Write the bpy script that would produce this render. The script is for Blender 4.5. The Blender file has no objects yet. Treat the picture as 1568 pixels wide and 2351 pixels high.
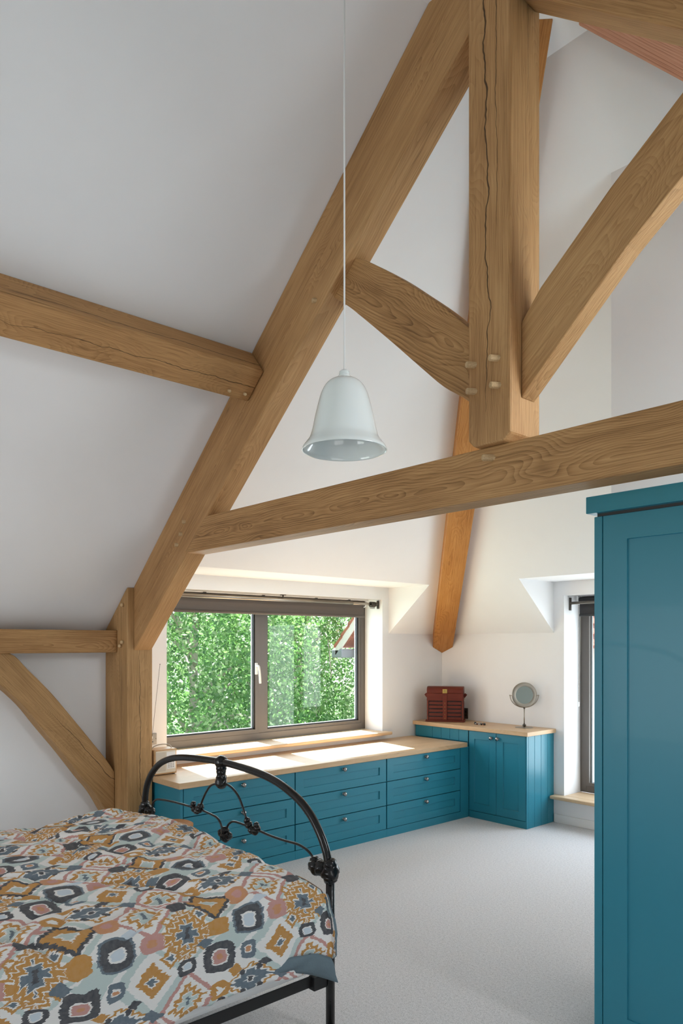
import bpy, bmesh, math, random
import numpy as np
from mathutils import Vector, Matrix, noise as mnoise

# ------------------------------------------------------------------ camera, light, exposure
S = bpy.context.scene
COL = S.collection
PSI = 0.84211
cam_d = bpy.data.cameras.new('camera'); cam = bpy.data.objects.new('camera', cam_d); COL.objects.link(cam)
cam.location = (0, 0, 1.6); cam.rotation_euler = (math.pi / 2, 0, PSI)
cam_d.sensor_fit = 'HORIZONTAL'; cam_d.sensor_width = 36
cam_d.lens = 36 * 1685.4 / 1568; cam_d.shift_y = 300.7 / 1568
cam_d.clip_start = 0.05; cam_d.clip_end = 300
S.camera = cam
S.view_settings.view_transform = 'Standard'; S.view_settings.look = 'None'
S.view_settings.gamma = 1; S.view_settings.use_curve_mapping = False
S.view_settings.exposure = 0.32
try:
    S.cycles.use_denoising = True; S.cycles.max_bounces = 8; S.cycles.diffuse_bounces = 5
    S.cycles.transparent_max_bounces = 12; S.cycles.sample_clamp_indirect = 6; S.cycles.caustics_reflective = False; S.cycles.caustics_refractive = False
except Exception: pass

W = bpy.data.worlds.new('sky'); S.world = W; W.use_nodes = True
nt = W.node_tree; nt.nodes.clear()
wo = nt.nodes.new('ShaderNodeOutputWorld'); bg = nt.nodes.new('ShaderNodeBackground')
tc = nt.nodes.new('ShaderNodeTexCoord'); sx = nt.nodes.new('ShaderNodeSeparateXYZ'); rp = nt.nodes.new('ShaderNodeValToRGB')
rp.color_ramp.elements[0].color = (1.0, 1.0, 0.97, 1); rp.color_ramp.elements[1].color = (0.45, 0.66, 1.0, 1)
rp.color_ramp.elements[0].position = 0.05; rp.color_ramp.elements[1].position = 0.8
nt.links.new(tc.outputs['Generated'], sx.inputs[0]); nt.links.new(sx.outputs['Z'], rp.inputs[0])
nt.links.new(rp.outputs[0], bg.inputs[0]); nt.links.new(bg.outputs[0], wo.inputs[0]); bg.inputs[1].default_value = 1.5

def lamp(name, kind, energy, color=(1, 1, 1), loc=(0, 0, 0), d=None, size=None, portal=False, angle=None):
    l = bpy.data.lights.new(name, kind); o = bpy.data.objects.new(name, l); COL.objects.link(o)
    o.location = loc; l.color = color; l.energy = energy
    if d is not None: o.rotation_euler = Vector(d).to_track_quat('-Z', 'Y').to_euler()
    if kind == 'AREA':
        l.shape = 'RECTANGLE'; l.size, l.size_y = size
        if portal: l.cycles.is_portal = True
    if angle: l.angle = angle
    return o
EL = math.radians(53)
lamp('sun', 'SUN', 25.0, (0.99, 0.99, 1.0), (-20, 8, 25), (math.cos(EL) * 0.989, -math.cos(EL) * 0.15, -math.sin(EL)), angle=math.radians(0.5))
# daylight of the unseen right window, and added fill from the back (openings are built in the shell behind each)
lamp('window_light_right', 'AREA', 7, (0.92, 0.96, 1.0), (1.62, 0.15, 1.25), (-1, 0, 0.12), size=(2.4, 1.5))
lamp('back_fill_light', 'AREA', 34, (0.91, 0.95, 1.0), (-3.2, -2.62, 1.25), (0, 1, -0.2), size=(2.2, 1.5))
lamp('window_light_end', 'AREA', 36, (0.82, 0.90, 1.0), (-2.62, 6.18, 1.15), (0, -1, -0.05), size=(1.5, 1.6))
lamp('window_light_left', 'AREA', 22, (0.82, 0.90, 1.0), (-5.32, 3.8, 1.4), (1, 0, -0.1), size=(2.1, 1.1))

lamp('slope_fill_light', 'AREA', 42, (0.93, 0.96, 1.0), (0.36, 2.83, 2.66), (-0.645, 0, -0.764), size=(0.7, 1.0))  # unseen fill lamp added under the right slope to brighten hip and king post
# ------------------------------------------------------------------ materials
def new_mat(name):
    m = bpy.data.materials.new(name); m.use_nodes = True; t = m.node_tree; t.nodes.clear()
    out = t.nodes.new('ShaderNodeOutputMaterial'); b = t.nodes.new('ShaderNodeBsdfPrincipled')
    t.links.new(b.outputs[0], out.inputs[0]); return m, t, b, out

class NB:
    """tiny node-math helper"""
    def __init__(s, t): s.t = t
    def _in(s, sock, v):
        if v is None: return
        if isinstance(v, bpy.types.NodeSocket): s.t.links.new(v, sock)
        else: sock.default_value = v
    def m(s, op, a, b=None, c=None, clamp=False):
        n = s.t.nodes.new('ShaderNodeMath'); n.operation = op; n.use_clamp = clamp
        s._in(n.inputs[0], a); s._in(n.inputs[1], b); s._in(n.inputs[2], c); return n.outputs[0]
    def noise(s, vec, scale, detail=3, rough=0.55, dist=0.0, dims='3D'):
        n = s.t.nodes.new('ShaderNodeTexNoise'); n.noise_dimensions = dims
        if dims == '1D': s._in(n.inputs['W'], vec)
        else: s._in(n.inputs['Vector'], vec)
        n.inputs['Scale'].default_value = scale; n.inputs['Detail'].default_value = detail
        n.inputs['Roughness'].default_value = rough; n.inputs['Distortion'].default_value = dist
        return n.outputs['Fac'] if 'Fac' in n.outputs else n.outputs[0]
    def comb(s, x, y, z):
        n = s.t.nodes.new('ShaderNodeCombineXYZ'); s._in(n.inputs[0], x); s._in(n.inputs[1], y); s._in(n.inputs[2], z); return n.outputs[0]
    def sep(s, v):
        n = s.t.nodes.new('ShaderNodeSeparateXYZ'); s._in(n.inputs[0], v); return n.outputs
    def ramp(s, f, stops, interp='LINEAR'):
        n = s.t.nodes.new('ShaderNodeValToRGB'); r = n.color_ramp; r.interpolation = interp
        while len(r.elements) < len(stops): r.elements.new(0.5)
        for e, (p, c) in zip(r.elements, stops):
            e.position = p; e.color = tuple(c) + ((1,) if len(c) == 3 else ())
        s._in(n.inputs[0], f); return n.outputs
    def mix(s, f, a, b, mode='MIX'):
        n = s.t.nodes.new('ShaderNodeMix'); n.data_type = 'RGBA'; n.blend_type = mode
        s._in(n.inputs[0], f)
        for i, v in ((6, a), (7, b)):
            if isinstance(v, bpy.types.NodeSocket): s.t.links.new(v, n.inputs[i])
            else: n.inputs[i].default_value = tuple(v) + ((1,) if len(v) == 3 else ())
        return n.outputs[2]
    def bump(s, h, strength, dist, bsdf):
        n = s.t.nodes.new('ShaderNodeBump'); n.inputs['Strength'].default_value = strength; n.inputs['Distance'].default_value = dist
        s._in(n.inputs['Height'], h); s.t.links.new(n.outputs[0], bsdf.inputs['Normal'])
    def obj(s): return s.t.nodes.new('ShaderNodeTexCoord').outputs['Object']
    def rnd(s): return s.t.nodes.new('ShaderNodeObjectInfo').outputs['Random']

def plain(name, col, rough=0.5, metal=0.0, bumpy=None, var=0.0, spec=None, coat=0.0, nscale=6):
    m, t, b, out = new_mat(name); q = NB(t); o = q.obj()
    b.inputs['Roughness'].default_value = rough; b.inputs['Metallic'].default_value = metal
    if spec is not None: b.inputs['Specular IOR Level'].default_value = spec
    if coat: b.inputs['Coat Weight'].default_value = coat
    f = q.noise(o, nscale, 3)
    lo = tuple(c * (1 - var) for c in col); hi = tuple(min(1, c * (1 + var)) for c in col)
    c = q.mix(f, lo, hi); t.links.new(c, b.inputs['Base Color'])
    if bumpy: q.bump(q.noise(o, bumpy[0], 3), bumpy[1], bumpy[2], b)
    return m

def wood(name, dark, mid, light, ring=9.0, rough=0.62, fig=0.55, bump=0.35, crack=None, knots=0.5, coat=0.0):
    """grain runs along the object's own x axis"""
    m, t, b, out = new_mat(name); q = NB(t)
    o = q.obj(); x, y, z = q.sep(o); r = q.rnd()
    off = q.m('MULTIPLY', r, 7.3)
    xo = q.m('ADD', x, q.m('MULTIPLY', r, 31.0))
    wob = q.noise(q.comb(q.m('MULTIPLY', xo, 0.9), q.m('MULTIPLY', y, 2.2), q.m('MULTIPLY', z, 2.2)), 1.0, 2)
    wob2 = q.noise(q.comb(q.m('MULTIPLY', xo, 2.6), q.m('MULTIPLY', y, 7), q.m('MULTIPLY', z, 7)), 1.0, 2)
    k = q.m('ADD', q.m('MULTIPLY', q.m('SUBTRACT', wob, 0.5), 0.42), q.m('MULTIPLY', q.m('SUBTRACT', wob2, 0.5), 0.07))
    yy = q.m('ADD', y, q.m('ADD', k, q.m('MULTIPLY', q.m('SUBTRACT', r, 0.5), 0.16)))
    zz = q.m('ADD', z, q.m('MULTIPLY', k, 0.8))
    rad = q.m('SQRT', q.m('ADD', q.m('MULTIPLY', yy, yy), q.m('MULTIPLY', zz, zz)))
    rings = q.m('FRACT', q.m('MULTIPLY', rad, ring * 17))
    rings = q.m('POWER', rings, 1.8)
    fib = q.noise(q.comb(q.m('MULTIPLY', xo, 3.0), q.m('MULTIPLY', y, 160), q.m('MULTIPLY', z, 160)), 1.0, 3, 0.6)
    fib2 = q.noise(q.comb(q.m('MULTIPLY', xo, 9.0), q.m('MULTIPLY', y, 420), q.m('MULTIPLY', z, 420)), 1.0, 1, 0.5)
    blot = q.noise(q.comb(q.m('MULTIPLY', xo, 1.6), q.m('MULTIPLY', y, 6), q.m('MULTIPLY', z, 6)), 1.0, 3, 0.6)
    v = q.m('ADD', q.m('MULTIPLY', fib, 0.62), q.m('MULTIPLY', blot, 0.62))
    v = q.m('SUBTRACT', v, q.m('MULTIPLY', rings, fig * 0.27))
    v = q.m('ADD', v, 0.0)
    c = q.ramp(v, [(0.28, dark), (0.52, mid), (0.82, light)])[0]
    pores = q.m('GREATER_THAN', fib2, 0.66)
    c = q.mix(q.m('MULTIPLY', pores, 0.30), c, tuple(a * 0.55 for a in dark))
    hgt = q.m('SUBTRACT', q.m('MULTIPLY', fib, 0.6), q.m('MULTIPLY', rings, 0.25))
    if knots:
        vo = t.nodes.new('ShaderNodeTexVoronoi'); vo.inputs['Scale'].default_value = 1.0
        t.links.new(q.comb(q.m('MULTIPLY', xo, 1.9), q.m('MULTIPLY', y, 5.5), q.m('MULTIPLY', z, 5.5)), vo.inputs['Vector'])
        kd = vo.outputs['Distance']
        kn = q.m('SUBTRACT', 1.0, q.m('DIVIDE', kd, 0.085), clamp=True)
        c = q.mix(q.m('MULTIPLY', kn, knots), c, tuple(a * 0.35 for a in dark))
        # rings that bend round the knot
        kr = q.m('MULTIPLY', q.m('SINE', q.m('MULTIPLY', kd, 95)), q.m('SUBTRACT', 1.0, q.m('DIVIDE', kd, 0.42), clamp=True))
        c = q.mix(q.m('MULTIPLY', q.m('MAXIMUM', kr, 0.0), 0.22), c, dark)
    for (axis, c0, x0, x1, amp, wd) in (crack or []):
        coord = {'y': y, 'z': z}[axis]
        wv = q.m('MULTIPLY', q.m('SUBTRACT', q.noise(q.comb(q.m('MULTIPLY', x, 3.2), c0 * 9, 0.3), 1.0, 4, 0.6), 0.5), amp)
        dd = q.m('ABSOLUTE', q.m('SUBTRACT', q.m('SUBTRACT', coord, c0), wv))
        mid_x = 0.5 * (x0 + x1); hl = 0.5 * abs(x1 - x0)
        tap = q.m('SUBTRACT', 1.0, q.m('DIVIDE', q.m('ABSOLUTE', q.m('SUBTRACT', x, mid_x)), hl), clamp=True)
        wn = q.m('MULTIPLY', q.noise(q.comb(q.m('MULTIPLY', x, 14), c0, 0), 1.0, 2), wd * 2)
        wn = q.m('MULTIPLY', wn, q.m('POWER', tap, 0.4))
        ms = q.m('LESS_THAN', dd, wn)
        c = q.mix(q.m('MULTIPLY', ms, 0.88), c, tuple(a * 0.16 for a in dark))
        hgt = q.m('SUBTRACT', hgt, q.m('MULTIPLY', ms, 1.5))
    t.links.new(c, b.inputs['Base Color'])
    b.inputs['Roughness'].default_value = rough
    if coat: b.inputs['Coat Weight'].default_value = coat; b.inputs['Coat Roughness'].default_value = 0.25
    b.inputs['Specular IOR Level'].default_value = 0.3
    q.bump(hgt, bump, 0.004, b)
    return m

OD, OM, OL = (0.215, 0.108, 0.039), (0.385, 0.205, 0.081), (0.52, 0.31, 0.138)
M = {}
M['oak'] = wood('oak_beam', OD, OM, OL)
M['oak_fig'] = wood('oak_figured', (0.19, 0.096, 0.034), (0.375, 0.20, 0.077), (0.52, 0.31, 0.135), ring=7.0, fig=0.85, knots=0.6)
M['oak_old'] = wood('oak_old', (0.16, 0.078, 0.026), OM, (0.52, 0.30, 0.125), knots=0.85, crack=[('z', 0.01, 0.3, 3.4, 0.10, 0.0018), ('y', 0.04, 0.2, 3.0, 0.08, 0.0022)])
M['oak_king'] = wood('oak_king_post', OD, OM, OL, fig=0.4, knots=0.7, crack=[('y', -0.012, 0.12, 2.6, 0.09, 0.0034), ('y', 0.035, 0.75, 2.4, 0.05, 0.0016), ('z', 0.02, 1.2, 2.3, 0.05, 0.0012)])
M['oak_post'] = wood('oak_post', OD, (0.36, 0.205, 0.082), OL, fig=0.35, knots=0.4, crack=[('z', 0.0, -0.1, 1.62, 0.07, 0.0022), ('y', 0.08, 0.1, 1.9, 0.05, 0.0014)])
M['oak_pink'] = wood('oak_rosy', (0.34, 0.13, 0.07), (0.56, 0.27, 0.17), (0.68, 0.38, 0.26), ring=6, fig=1.0, knots=1.0)
M['oak_orange'] = wood('oak_honey', (0.24, 0.085, 0.018), (0.42, 0.175, 0.040), (0.56, 0.27, 0.08), ring=6, fig=0.6, knots=0.3, rough=0.5, crack=[('y', 0.0, 99, 99.1, 0.01, 0.0001)])
M['peg'] = wood('peg_wood', (0.36, 0.23, 0.11), (0.50, 0.34, 0.18), (0.58, 0.42, 0.24), knots=0)
M['worktop'] = wood('oak_worktop', (0.43, 0.265, 0.135), (0.57, 0.385, 0.22), (0.65, 0.45, 0.275), ring=5, fig=0.35, rough=0.38, bump=0.06, knots=0)
M['sill'] = wood('oak_sill', (0.50, 0.33, 0.18), (0.62, 0.44, 0.27), (0.68, 0.50, 0.32), ring=5, fig=0.35, rough=0.35, bump=0.05, knots=0)
M['mahog'] = wood('red_leather_wood', (0.055, 0.008, 0.004), (0.11, 0.016, 0.007), (0.16, 0.026, 0.011), fig=0.3, rough=0.42, bump=0.05, knots=0)
M['plaster'] = plain('white_plaster', (0.83, 0.83, 0.83), 0.85, bumpy=(40, 0.05, 0.002), var=0.015, spec=0.2)
M['paint_w'] = plain('white_gloss', (0.82, 0.81, 0.79), 0.45, var=0.01)
M['teal'] = plain('teal_paint', (0.022, 0.205, 0.285), 0.36, var=0.03, bumpy=(220, 0.03, 0.001), coat=0.05, spec=0.4)
M['knob'] = plain('dark_nickel', (0.33, 0.32, 0.31), 0.12, 1.0)
M['iron'] = plain('black_iron', (0.006, 0.006, 0.006), 0.22, 0.0, bumpy=(60, 0.35, 0.002), spec=0.4)
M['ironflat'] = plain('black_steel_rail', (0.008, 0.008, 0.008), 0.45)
M['steel'] = plain('brushed_steel', (0.36, 0.32, 0.27), 0.32, 1.0)
M['steel_d'] = plain('dark_steel', (0.10, 0.09, 0.08), 0.35, 0.9)
M['brass'] = plain('brass', (0.62, 0.42, 0.13), 0.25, 1.0)
M['frame'] = plain('grey_aluminium', (0.125, 0.11, 0.098), 0.38, 0.2)
M['rubber'] = plain('window_gasket', (0.015, 0.017, 0.022), 0.6)
M['spacer'] = plain('spacer_strip', (0.55, 0.6, 0.66), 0.35, 0.5)
M['blind'] = plain('taupe_blind_fabric', (0.135, 0.112, 0.097), 0.85, bumpy=(900, 0.1, 0.0005), var=0.05)
M['blind_d'] = plain('charcoal_blind_fabric', (0.035, 0.034, 0.036), 0.8)
M['white_pl'] = plain('white_plastic', (0.8, 0.8, 0.79), 0.4)
M['cream'] = plain('cream_plastic', (0.74, 0.66, 0.53), 0.5)
M['cream_d'] = plain('grille_cloth', (0.60, 0.53, 0.43), 0.8)
M['grey_pl'] = plain('grey_print', (0.2, 0.19, 0.18), 0.6)
M['radio_w'] = wood('radio_wood', (0.45, 0.24, 0.10), (0.58, 0.34, 0.16), (0.64, 0.42, 0.22), fig=0.2, bump=0.03, knots=0, rough=0.4)
M['shade'] = plain('opal_glass', (0.74, 0.79, 0.78), 0.12, spec=0.6, coat=0.3)
M['sheet'] = plain('white_sheet', (0.78, 0.78, 0.77), 0.85, bumpy=(14, 0.25, 0.02))
M['slate'] = plain('slate_blue_lining', (0.13, 0.18, 0.21), 0.9, bumpy=(25, 0.3, 0.01), var=0.2)
M['bead_a'] = plain('brown_bead', (0.12, 0.04, 0.03), 0.2); M['bead_b'] = plain('black_bead', (0.012, 0.012, 0.012), 0.15); M['bead_c'] = plain('grey_bead', (0.35, 0.34, 0.33), 0.2)
M['mirror_g'] = plain('mirror_glass', (0.24, 0.27, 0.25), 0.34, 0.9)
M['stoolw'] = wood('stool_wood', (0.2, 0.08, 0.02), (0.36, 0.15, 0.04), (0.45, 0.21, 0.07), fig=0.3, bump=0.03, knots=0)
M['render'] = plain('white_render', (0.80, 0.79, 0.77), 0.9, bumpy=(12, 0.2, 0.02), var=0.04, nscale=2)
M['tile'] = plain('clay_tile', (0.42, 0.16, 0.10), 0.8, var=0.3, nscale=9)
M['gutter'] = plain('grey_hopper', (0.30, 0.33, 0.38), 0.5)
M['bark'] = plain('birch_bark', (0.38, 0.36, 0.31), 0.85, var=0.5, bumpy=(20, 0.5, 0.02), nscale=9)
M['grass'] = plain('lawn', (0.10, 0.16, 0.06), 0.9, var=0.3, nscale=3)
M['soffit'] = plain('grey_fascia', (0.4, 0.4, 0.42), 0.5)

def carpet():
    m, t, b, out = new_mat('loop_carpet'); q = NB(t); o = q.obj()
    n1 = q.noise(o, 190, 3, 0.65); n2 = q.noise(o, 70, 2); big = q.noise(o, 1.4, 3)
    v = q.m('ADD', q.m('MULTIPLY', n1, 0.75), q.m('MULTIPLY', n2, 0.25))
    c = q.ramp(v, [(0.30, (0.27, 0.26, 0.257)), (0.46, (0.615, 0.592, 0.585)), (0.64, (0.79, 0.765, 0.76))])[0]
    c = q.mix(q.m('MULTIPLY', big, 0.12), c, (0.62, 0.61, 0.63))
    t.links.new(c, b.inputs['Base Color']); b.inputs['Roughness'].default_value = 0.95; b.inputs['Specular IOR Level'].default_value = 0.1
    b.inputs['Sheen Weight'].default_value = 0.2
    q.bump(v, 0.45, 0.005, b); return m
M['carpet'] = carpet()

def glass():
    m, t, b, out = new_mat('window_glass'); t.nodes.remove(b)
    tr = t.nodes.new('ShaderNodeBsdfTransparent'); gl = t.nodes.new('ShaderNodeBsdfGlossy'); fr = t.nodes.new('ShaderNodeFresnel'); mx = t.nodes.new('ShaderNodeMixShader')
    geo = t.nodes.new('ShaderNodeNewGeometry'); io = t.nodes.new('ShaderNodeMath'); io.operation = 'MULTIPLY_ADD'
    t.links.new(geo.outputs['Backfacing'], io.inputs[0]); io.inputs[1].default_value = 1 / 1.5 - 1.5; io.inputs[2].default_value = 1.5
    t.links.new(io.outputs[0], fr.inputs['IOR']); gl.inputs['Roughness'].default_value = 0.0; tr.inputs[0].default_value = (0.97, 0.985, 0.975, 1)
    ad = t.nodes.new('ShaderNodeMath'); ad.operation = 'MULTIPLY'; ad.inputs[1].default_value = 0.4; t.links.new(fr.outputs[0], ad.inputs[0])
    t.links.new(ad.outputs[0], mx.inputs[0]); t.links.new(tr.outputs[0], mx.inputs[1]); t.links.new(gl.outputs[0], mx.inputs[2]); t.links.new(mx.outputs[0], out.inputs[0]); return m
M['glass'] = glass()

def leaf():
    m, t, b, out = new_mat('birch_leaf'); q = NB(t)
    g = t.nodes.new('ShaderNodeNewGeometry'); r = g.outputs['Random Per Island']
    c = q.ramp(r, [(0.0, (0.03, 0.11, 0.035)), (0.4, (0.08, 0.22, 0.06)), (0.75, (0.20, 0.38, 0.13)), (1.0, (0.50, 0.62, 0.42))])[0]
    t.links.new(c, b.inputs['Base Color']); b.inputs['Roughness'].default_value = 0.38
    ts = t.nodes.new('ShaderNodeBsdfTranslucent'); t.links.new(q.mix(0.5, c, (0.25, 0.5, 0.12)), ts.inputs[0])
    mx = t.nodes.new('ShaderNodeMixShader'); mx.inputs[0].default_value = 0.4
    t.links.new(b.outputs[0], mx.inputs[1]); t.links.new(ts.outputs[0], mx.inputs[2]); t.links.new(mx.outputs[0], out.inputs[0]); return m
M['leaf'] = leaf()

def ikat():
    m, t, b, out = new_mat('ikat_cotton'); q = NB(t)
    uv = t.nodes.new('ShaderNodeUVMap'); uv.uv_map = 'cloth'; u, v, _ = q.sep(uv.outputs[0])   # metres on the cloth
    # feathered weave: the pattern is shifted along v by threads that differ along u
    th = q.noise(u, 150.0, 2, 0.7, dims='1D'); th2 = q.noise(q.comb(q.m('MULTIPLY', u, 60), q.m('MULTIPLY', v, 9), 0.0), 1.0, 2)
    vv = q.m('ADD', v, q.m('ADD', q.m('MULTIPLY', q.m('SUBTRACT', th, 0.5), 0.020), q.m('MULTIPLY', q.m('SUBTRACT', th2, 0.5), 0.022)))
    th3 = q.noise(q.comb(q.m('MULTIPLY', u, 25), q.m('MULTIPLY', v, 25), 3.3), 1.0, 2)
    uu = q.m('ADD', u, q.m('MULTIPLY', q.m('SUBTRACT', th3, 0.5), 0.016))
    WH = (0.80, 0.79, 0.77); OC = (0.50, 0.235, 0.035); PK = (0.52, 0.26, 0.23); SG = (0.50, 0.60, 0.58); CH = (0.035, 0.040, 0.052); SL = (0.10, 0.145, 0.185); BL = (0.55, 0.63, 0.70); TN = (0.55, 0.25, 0.11)
    col = q.mix(0.0, WH, WH)
    A_, B_ = 0.118, 0.128            # half diagonals of one diamond cell; the repeat is 4 x 4 of them
    TU, TV = 4 * A_, 4 * B_
    def motif(ci, cj, a, bb, stops, shape='d', tooth=0.0):
        nonlocal col
        a *= .93 if a > .1 else .86; bb *= .93 if bb > .1 else .86
        du = q.m('ABSOLUTE', q.m('WRAP', q.m('SUBTRACT', uu, ci * A_), TU / 2, -TU / 2))
        dv = q.m('ABSOLUTE', q.m('WRAP', q.m('SUBTRACT', vv, cj * B_), TV / 2, -TV / 2))
        x2 = q.m('DIVIDE', du, a); y2 = q.m('DIVIDE', dv, bb)
        if shape == 'd': d = q.m('ADD', x2, y2)
        else: d = q.m('MULTIPLY', q.m('ADD', q.m('SQRT', q.m('ADD', q.m('MULTIPLY', x2, x2), q.m('MULTIPLY', y2, y2))), q.m('MAXIMUM', x2, y2)), 0.5)
        if tooth:
            tw = q.m('PINGPONG', q.m('ADD', q.m('SUBTRACT', x2, y2), 4.0), 0.17)
            d = q.m('ADD', d, q.m('MULTIPLY', q.m('SUBTRACT', tw, 0.085), tooth * .62))
        st = [(p * 0.5, c) for p, c in stops]
        lst = [(0.0, st[0][1])] + [(st[i][0], st[i + 1][1]) for i in range(len(st) - 1)]
        cc = q.ramp(q.m('MULTIPLY', d, 0.5), lst, 'CONSTANT')[0]
        col = q.mix(q.m('LESS_THAN', d, stops[-1][0]), col, cc)
    # pale sage grounds and bands
    motif(3, 1, .15, .17, [(1.0, SG)]); motif(3, 1, .105, .11, [(1.0, WH)])
    motif(1, 3, .135, .155, [(.80, WH), (1.0, SG)]); motif(2.5, 2.6, .07, .1, [(1.0, SG)])
    motif(2, 0, .148, .158, [(.84, WH), (1.0, SG)])
    # sun medallions
    for ci, cj in ((0, 0), (1, 1)):
        motif(ci, cj, .118, .128, [(.80, WH), (.98, PK)])
        motif(ci, cj, .118, .128, [(.10, SL), (.30, SG), (.36, WH), (.58, OC)], 'd', 1.9)
    # ochre hooked medallion with slate heart
    motif(2, 0, .118, .128, [(.12, CH), (.36, SL), (.43, WH), (.70, OC), (.78, WH), (.96, OC)], 'd', 2.4)
    motif(1.52, -.5, .040, .044, [(.40, SL), (.62, WH), (1.0, OC)]); motif(2.5, .5, .040, .044, [(.38, SL), (.6, WH), (1.0, OC)])
    motif(1.5, .5, .026, .028, [(.5, WH), (1.0, OC)]); motif(2.5, -.5, .026, .028, [(.5, WH), (1.0, OC)])
    # ochre lozenge with slate eye on sage
    motif(3, 1, .075, .085, [(.26, SL), (.36, WH), (.86, OC), (1.0, WH)], 'd', .8)
    # slate boat with ochre outline
    motif(0, 2, .085, .150, [(.13, CH), (.20, WH), (.62, SL), (.76, WH), (.90, OC)], 'd', 1.2)
    motif(.32, 1.7, .012, .014, [(1.0, CH)], 'r'); motif(-.32, 2.3, .012, .014, [(1.0, CH)], 'r'); motif(-.32, 1.7, .012, .014, [(1.0, CH)], 'r'); motif(.32, 2.3, .012, .014, [(1.0, CH)], 'r')
    # ochre lozenge edged in charcoal
    motif(1, 3, .110, .120, [(.30, SG), (.38, WH), (.74, OC), (.92, CH)], 'd', .7)
    # charcoal rings
    motif(2, 2, .070, .080, [(.34, BL), (.46, WH), (.86, CH), (1.0, SL)], 'r')
    motif(3, 3, .068, .078, [(.16, TN), (.40, PK), (.50, WH), (.95, CH)], 'r')
    motif(3, 2.05, .036, .040, [(.36, TN), (.5, WH), (1.0, SL)], 'r')
    # flecks in the channels
    for ci, cj, a_, b_, st in ((1, 2, .040, .050, [(.42, PK), (1.0, TN)]), (0, 1, .030, .046, [(1.0, SL)]), (1, 0, .032, .040, [(1.0, CH)]), (2, 1, .036, .05, [(.4, TN), (1.0, PK)]),
                               (3, 0, .034, .044, [(.4, BL), (.52, WH), (1.0, CH)]), (0, 3, .036, .046, [(.4, WH), (1.0, OC)]), (2, 3, .034, .05, [(1.0, OC)]), (2.45, 3.45, .026, .04, [(1.0, SL)]),
                               (3.5, 2.5, .022, .04, [(1.0, OC)]), (1.5, 1.5, .02, .05, [(1.0, BL)]), (.5, 3.5, .022, .036, [(1.0, PK)]), (3.55, 1.5, .02, .036, [(1.0, CH)])):
        motif(ci, cj, a_, b_, st, 'r' if a_ > .03 else 'd')
    t.links.new(q.mix(q.m('MULTIPLY', q.noise(uv.outputs[0], 60, 3), 0.22), col, (0.62, 0.6, 0.58)), b.inputs['Base Color'])
    b.inputs['Roughness'].default_value = 0.85; b.inputs['Specular IOR Level'].default_value = 0.2
    q.bump(q.noise(uv.outputs[0], 16, 4), 0.22, 0.02, b); return m
M['ikat'] = ikat()

# ------------------------------------------------------------------ mesh helpers
def T(o, label=None, cat=None, group=None, kind=None):
    if label: o['label'] = label
    if cat: o['category'] = cat
    if group: o['group'] = group
    if kind: o['kind'] = kind
    return o
def empty(name, loc=(0, 0, 0), rz=0.0):
    o = bpy.data.objects.new(name, None); COL.objects.link(o); o.location = loc; o.rotation_euler = (0, 0, rz); o.empty_display_size = 0.1
    bpy.context.view_layer.update()
    return o
def link(name, me, mats, parent=None, smooth=False):
    o = bpy.data.objects.new(name, me); COL.objects.link(o)
    for mm in (mats if isinstance(mats, (list, tuple)) else [mats]): me.materials.append(M[mm] if isinstance(mm, str) else mm)
    if smooth:
        me.polygons.foreach_set('use_smooth', [True] * len(me.polygons))
    if parent is not None: o.parent = parent
    return o
def from_bm(name, bm, mats, parent=None, smooth=False):
    bmesh.ops.recalc_face_normals(bm, faces=bm.faces)
    me = bpy.data.meshes.new(name); bm.to_mesh(me); bm.free(); return link(name, me, mats, parent, smooth)
def bevel_bm(bm, w, seg=2, ang=0.5):
    es = [e for e in bm.edges if len(e.link_faces) == 2 and e.calc_face_angle(0) > ang]
    if w and es: bmesh.ops.bevel(bm, geom=es, offset=w, segments=seg, profile=0.5, affect='EDGES', clamp_overlap=True)
def add_box(bm, lo, hi, mat=0):
    x0, y0, z0 = lo; x1, y1, z1 = hi
    vs = [bm.verts.new(p) for p in ((x0, y0, z0), (x1, y0, z0), (x1, y1, z0), (x0, y1, z0), (x0, y0, z1), (x1, y0, z1), (x1, y1, z1), (x0, y1, z1))]
    for f in ((0, 3, 2, 1), (4, 5, 6, 7), (0, 1, 5, 4), (1, 2, 6, 5), (2, 3, 7, 6), (3, 0, 4, 7)):
        bm.faces.new([vs[i] for i in f]).material_index = mat
    return vs
def box(name, lo, hi, mats, parent=None, bev=0.0, seg=2):
    bm = bmesh.new(); add_box(bm, lo, hi); bmesh.ops.recalc_face_normals(bm, faces=bm.faces)
    if bev: bevel_bm(bm, bev, seg)
    return from_bm(name, bm, mats, parent)
def add_prism(bm, poly, axis, a, b):
    """poly: 2-D points in the other two axes (in xyz order), extruded from a to b along axis"""
    def P(p, t):
        if axis == 'x': return (t, p[0], p[1])
        if axis == 'y': return (p[0], t, p[1])
        return (p[0], p[1], t)
    A = [bm.verts.new(P(p, a)) for p in poly]; B = [bm.verts.new(P(p, b)) for p in poly]
    n = len(poly); bm.faces.new(A); bm.faces.new(B[::-1])
    for i in range(n): bm.faces.new((A[i], A[(i + 1) % n], B[(i + 1) % n], B[i]))
def localize(o, origin, xdir, yhint=(0, 1, 0)):
    """give a world-space mesh a frame of its own, x along xdir, so the grain follows it"""
    x = Vector(xdir).normalized(); y = Vector(yhint); y = (y - x * y.dot(x)).normalized(); z = x.cross(y)
    Mx = Matrix((x, y, z)).transposed().to_4x4(); Mx.translation = Vector(origin)
    o.data.transform(Mx.inverted()); o.matrix_world = Mx
    return o
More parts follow.
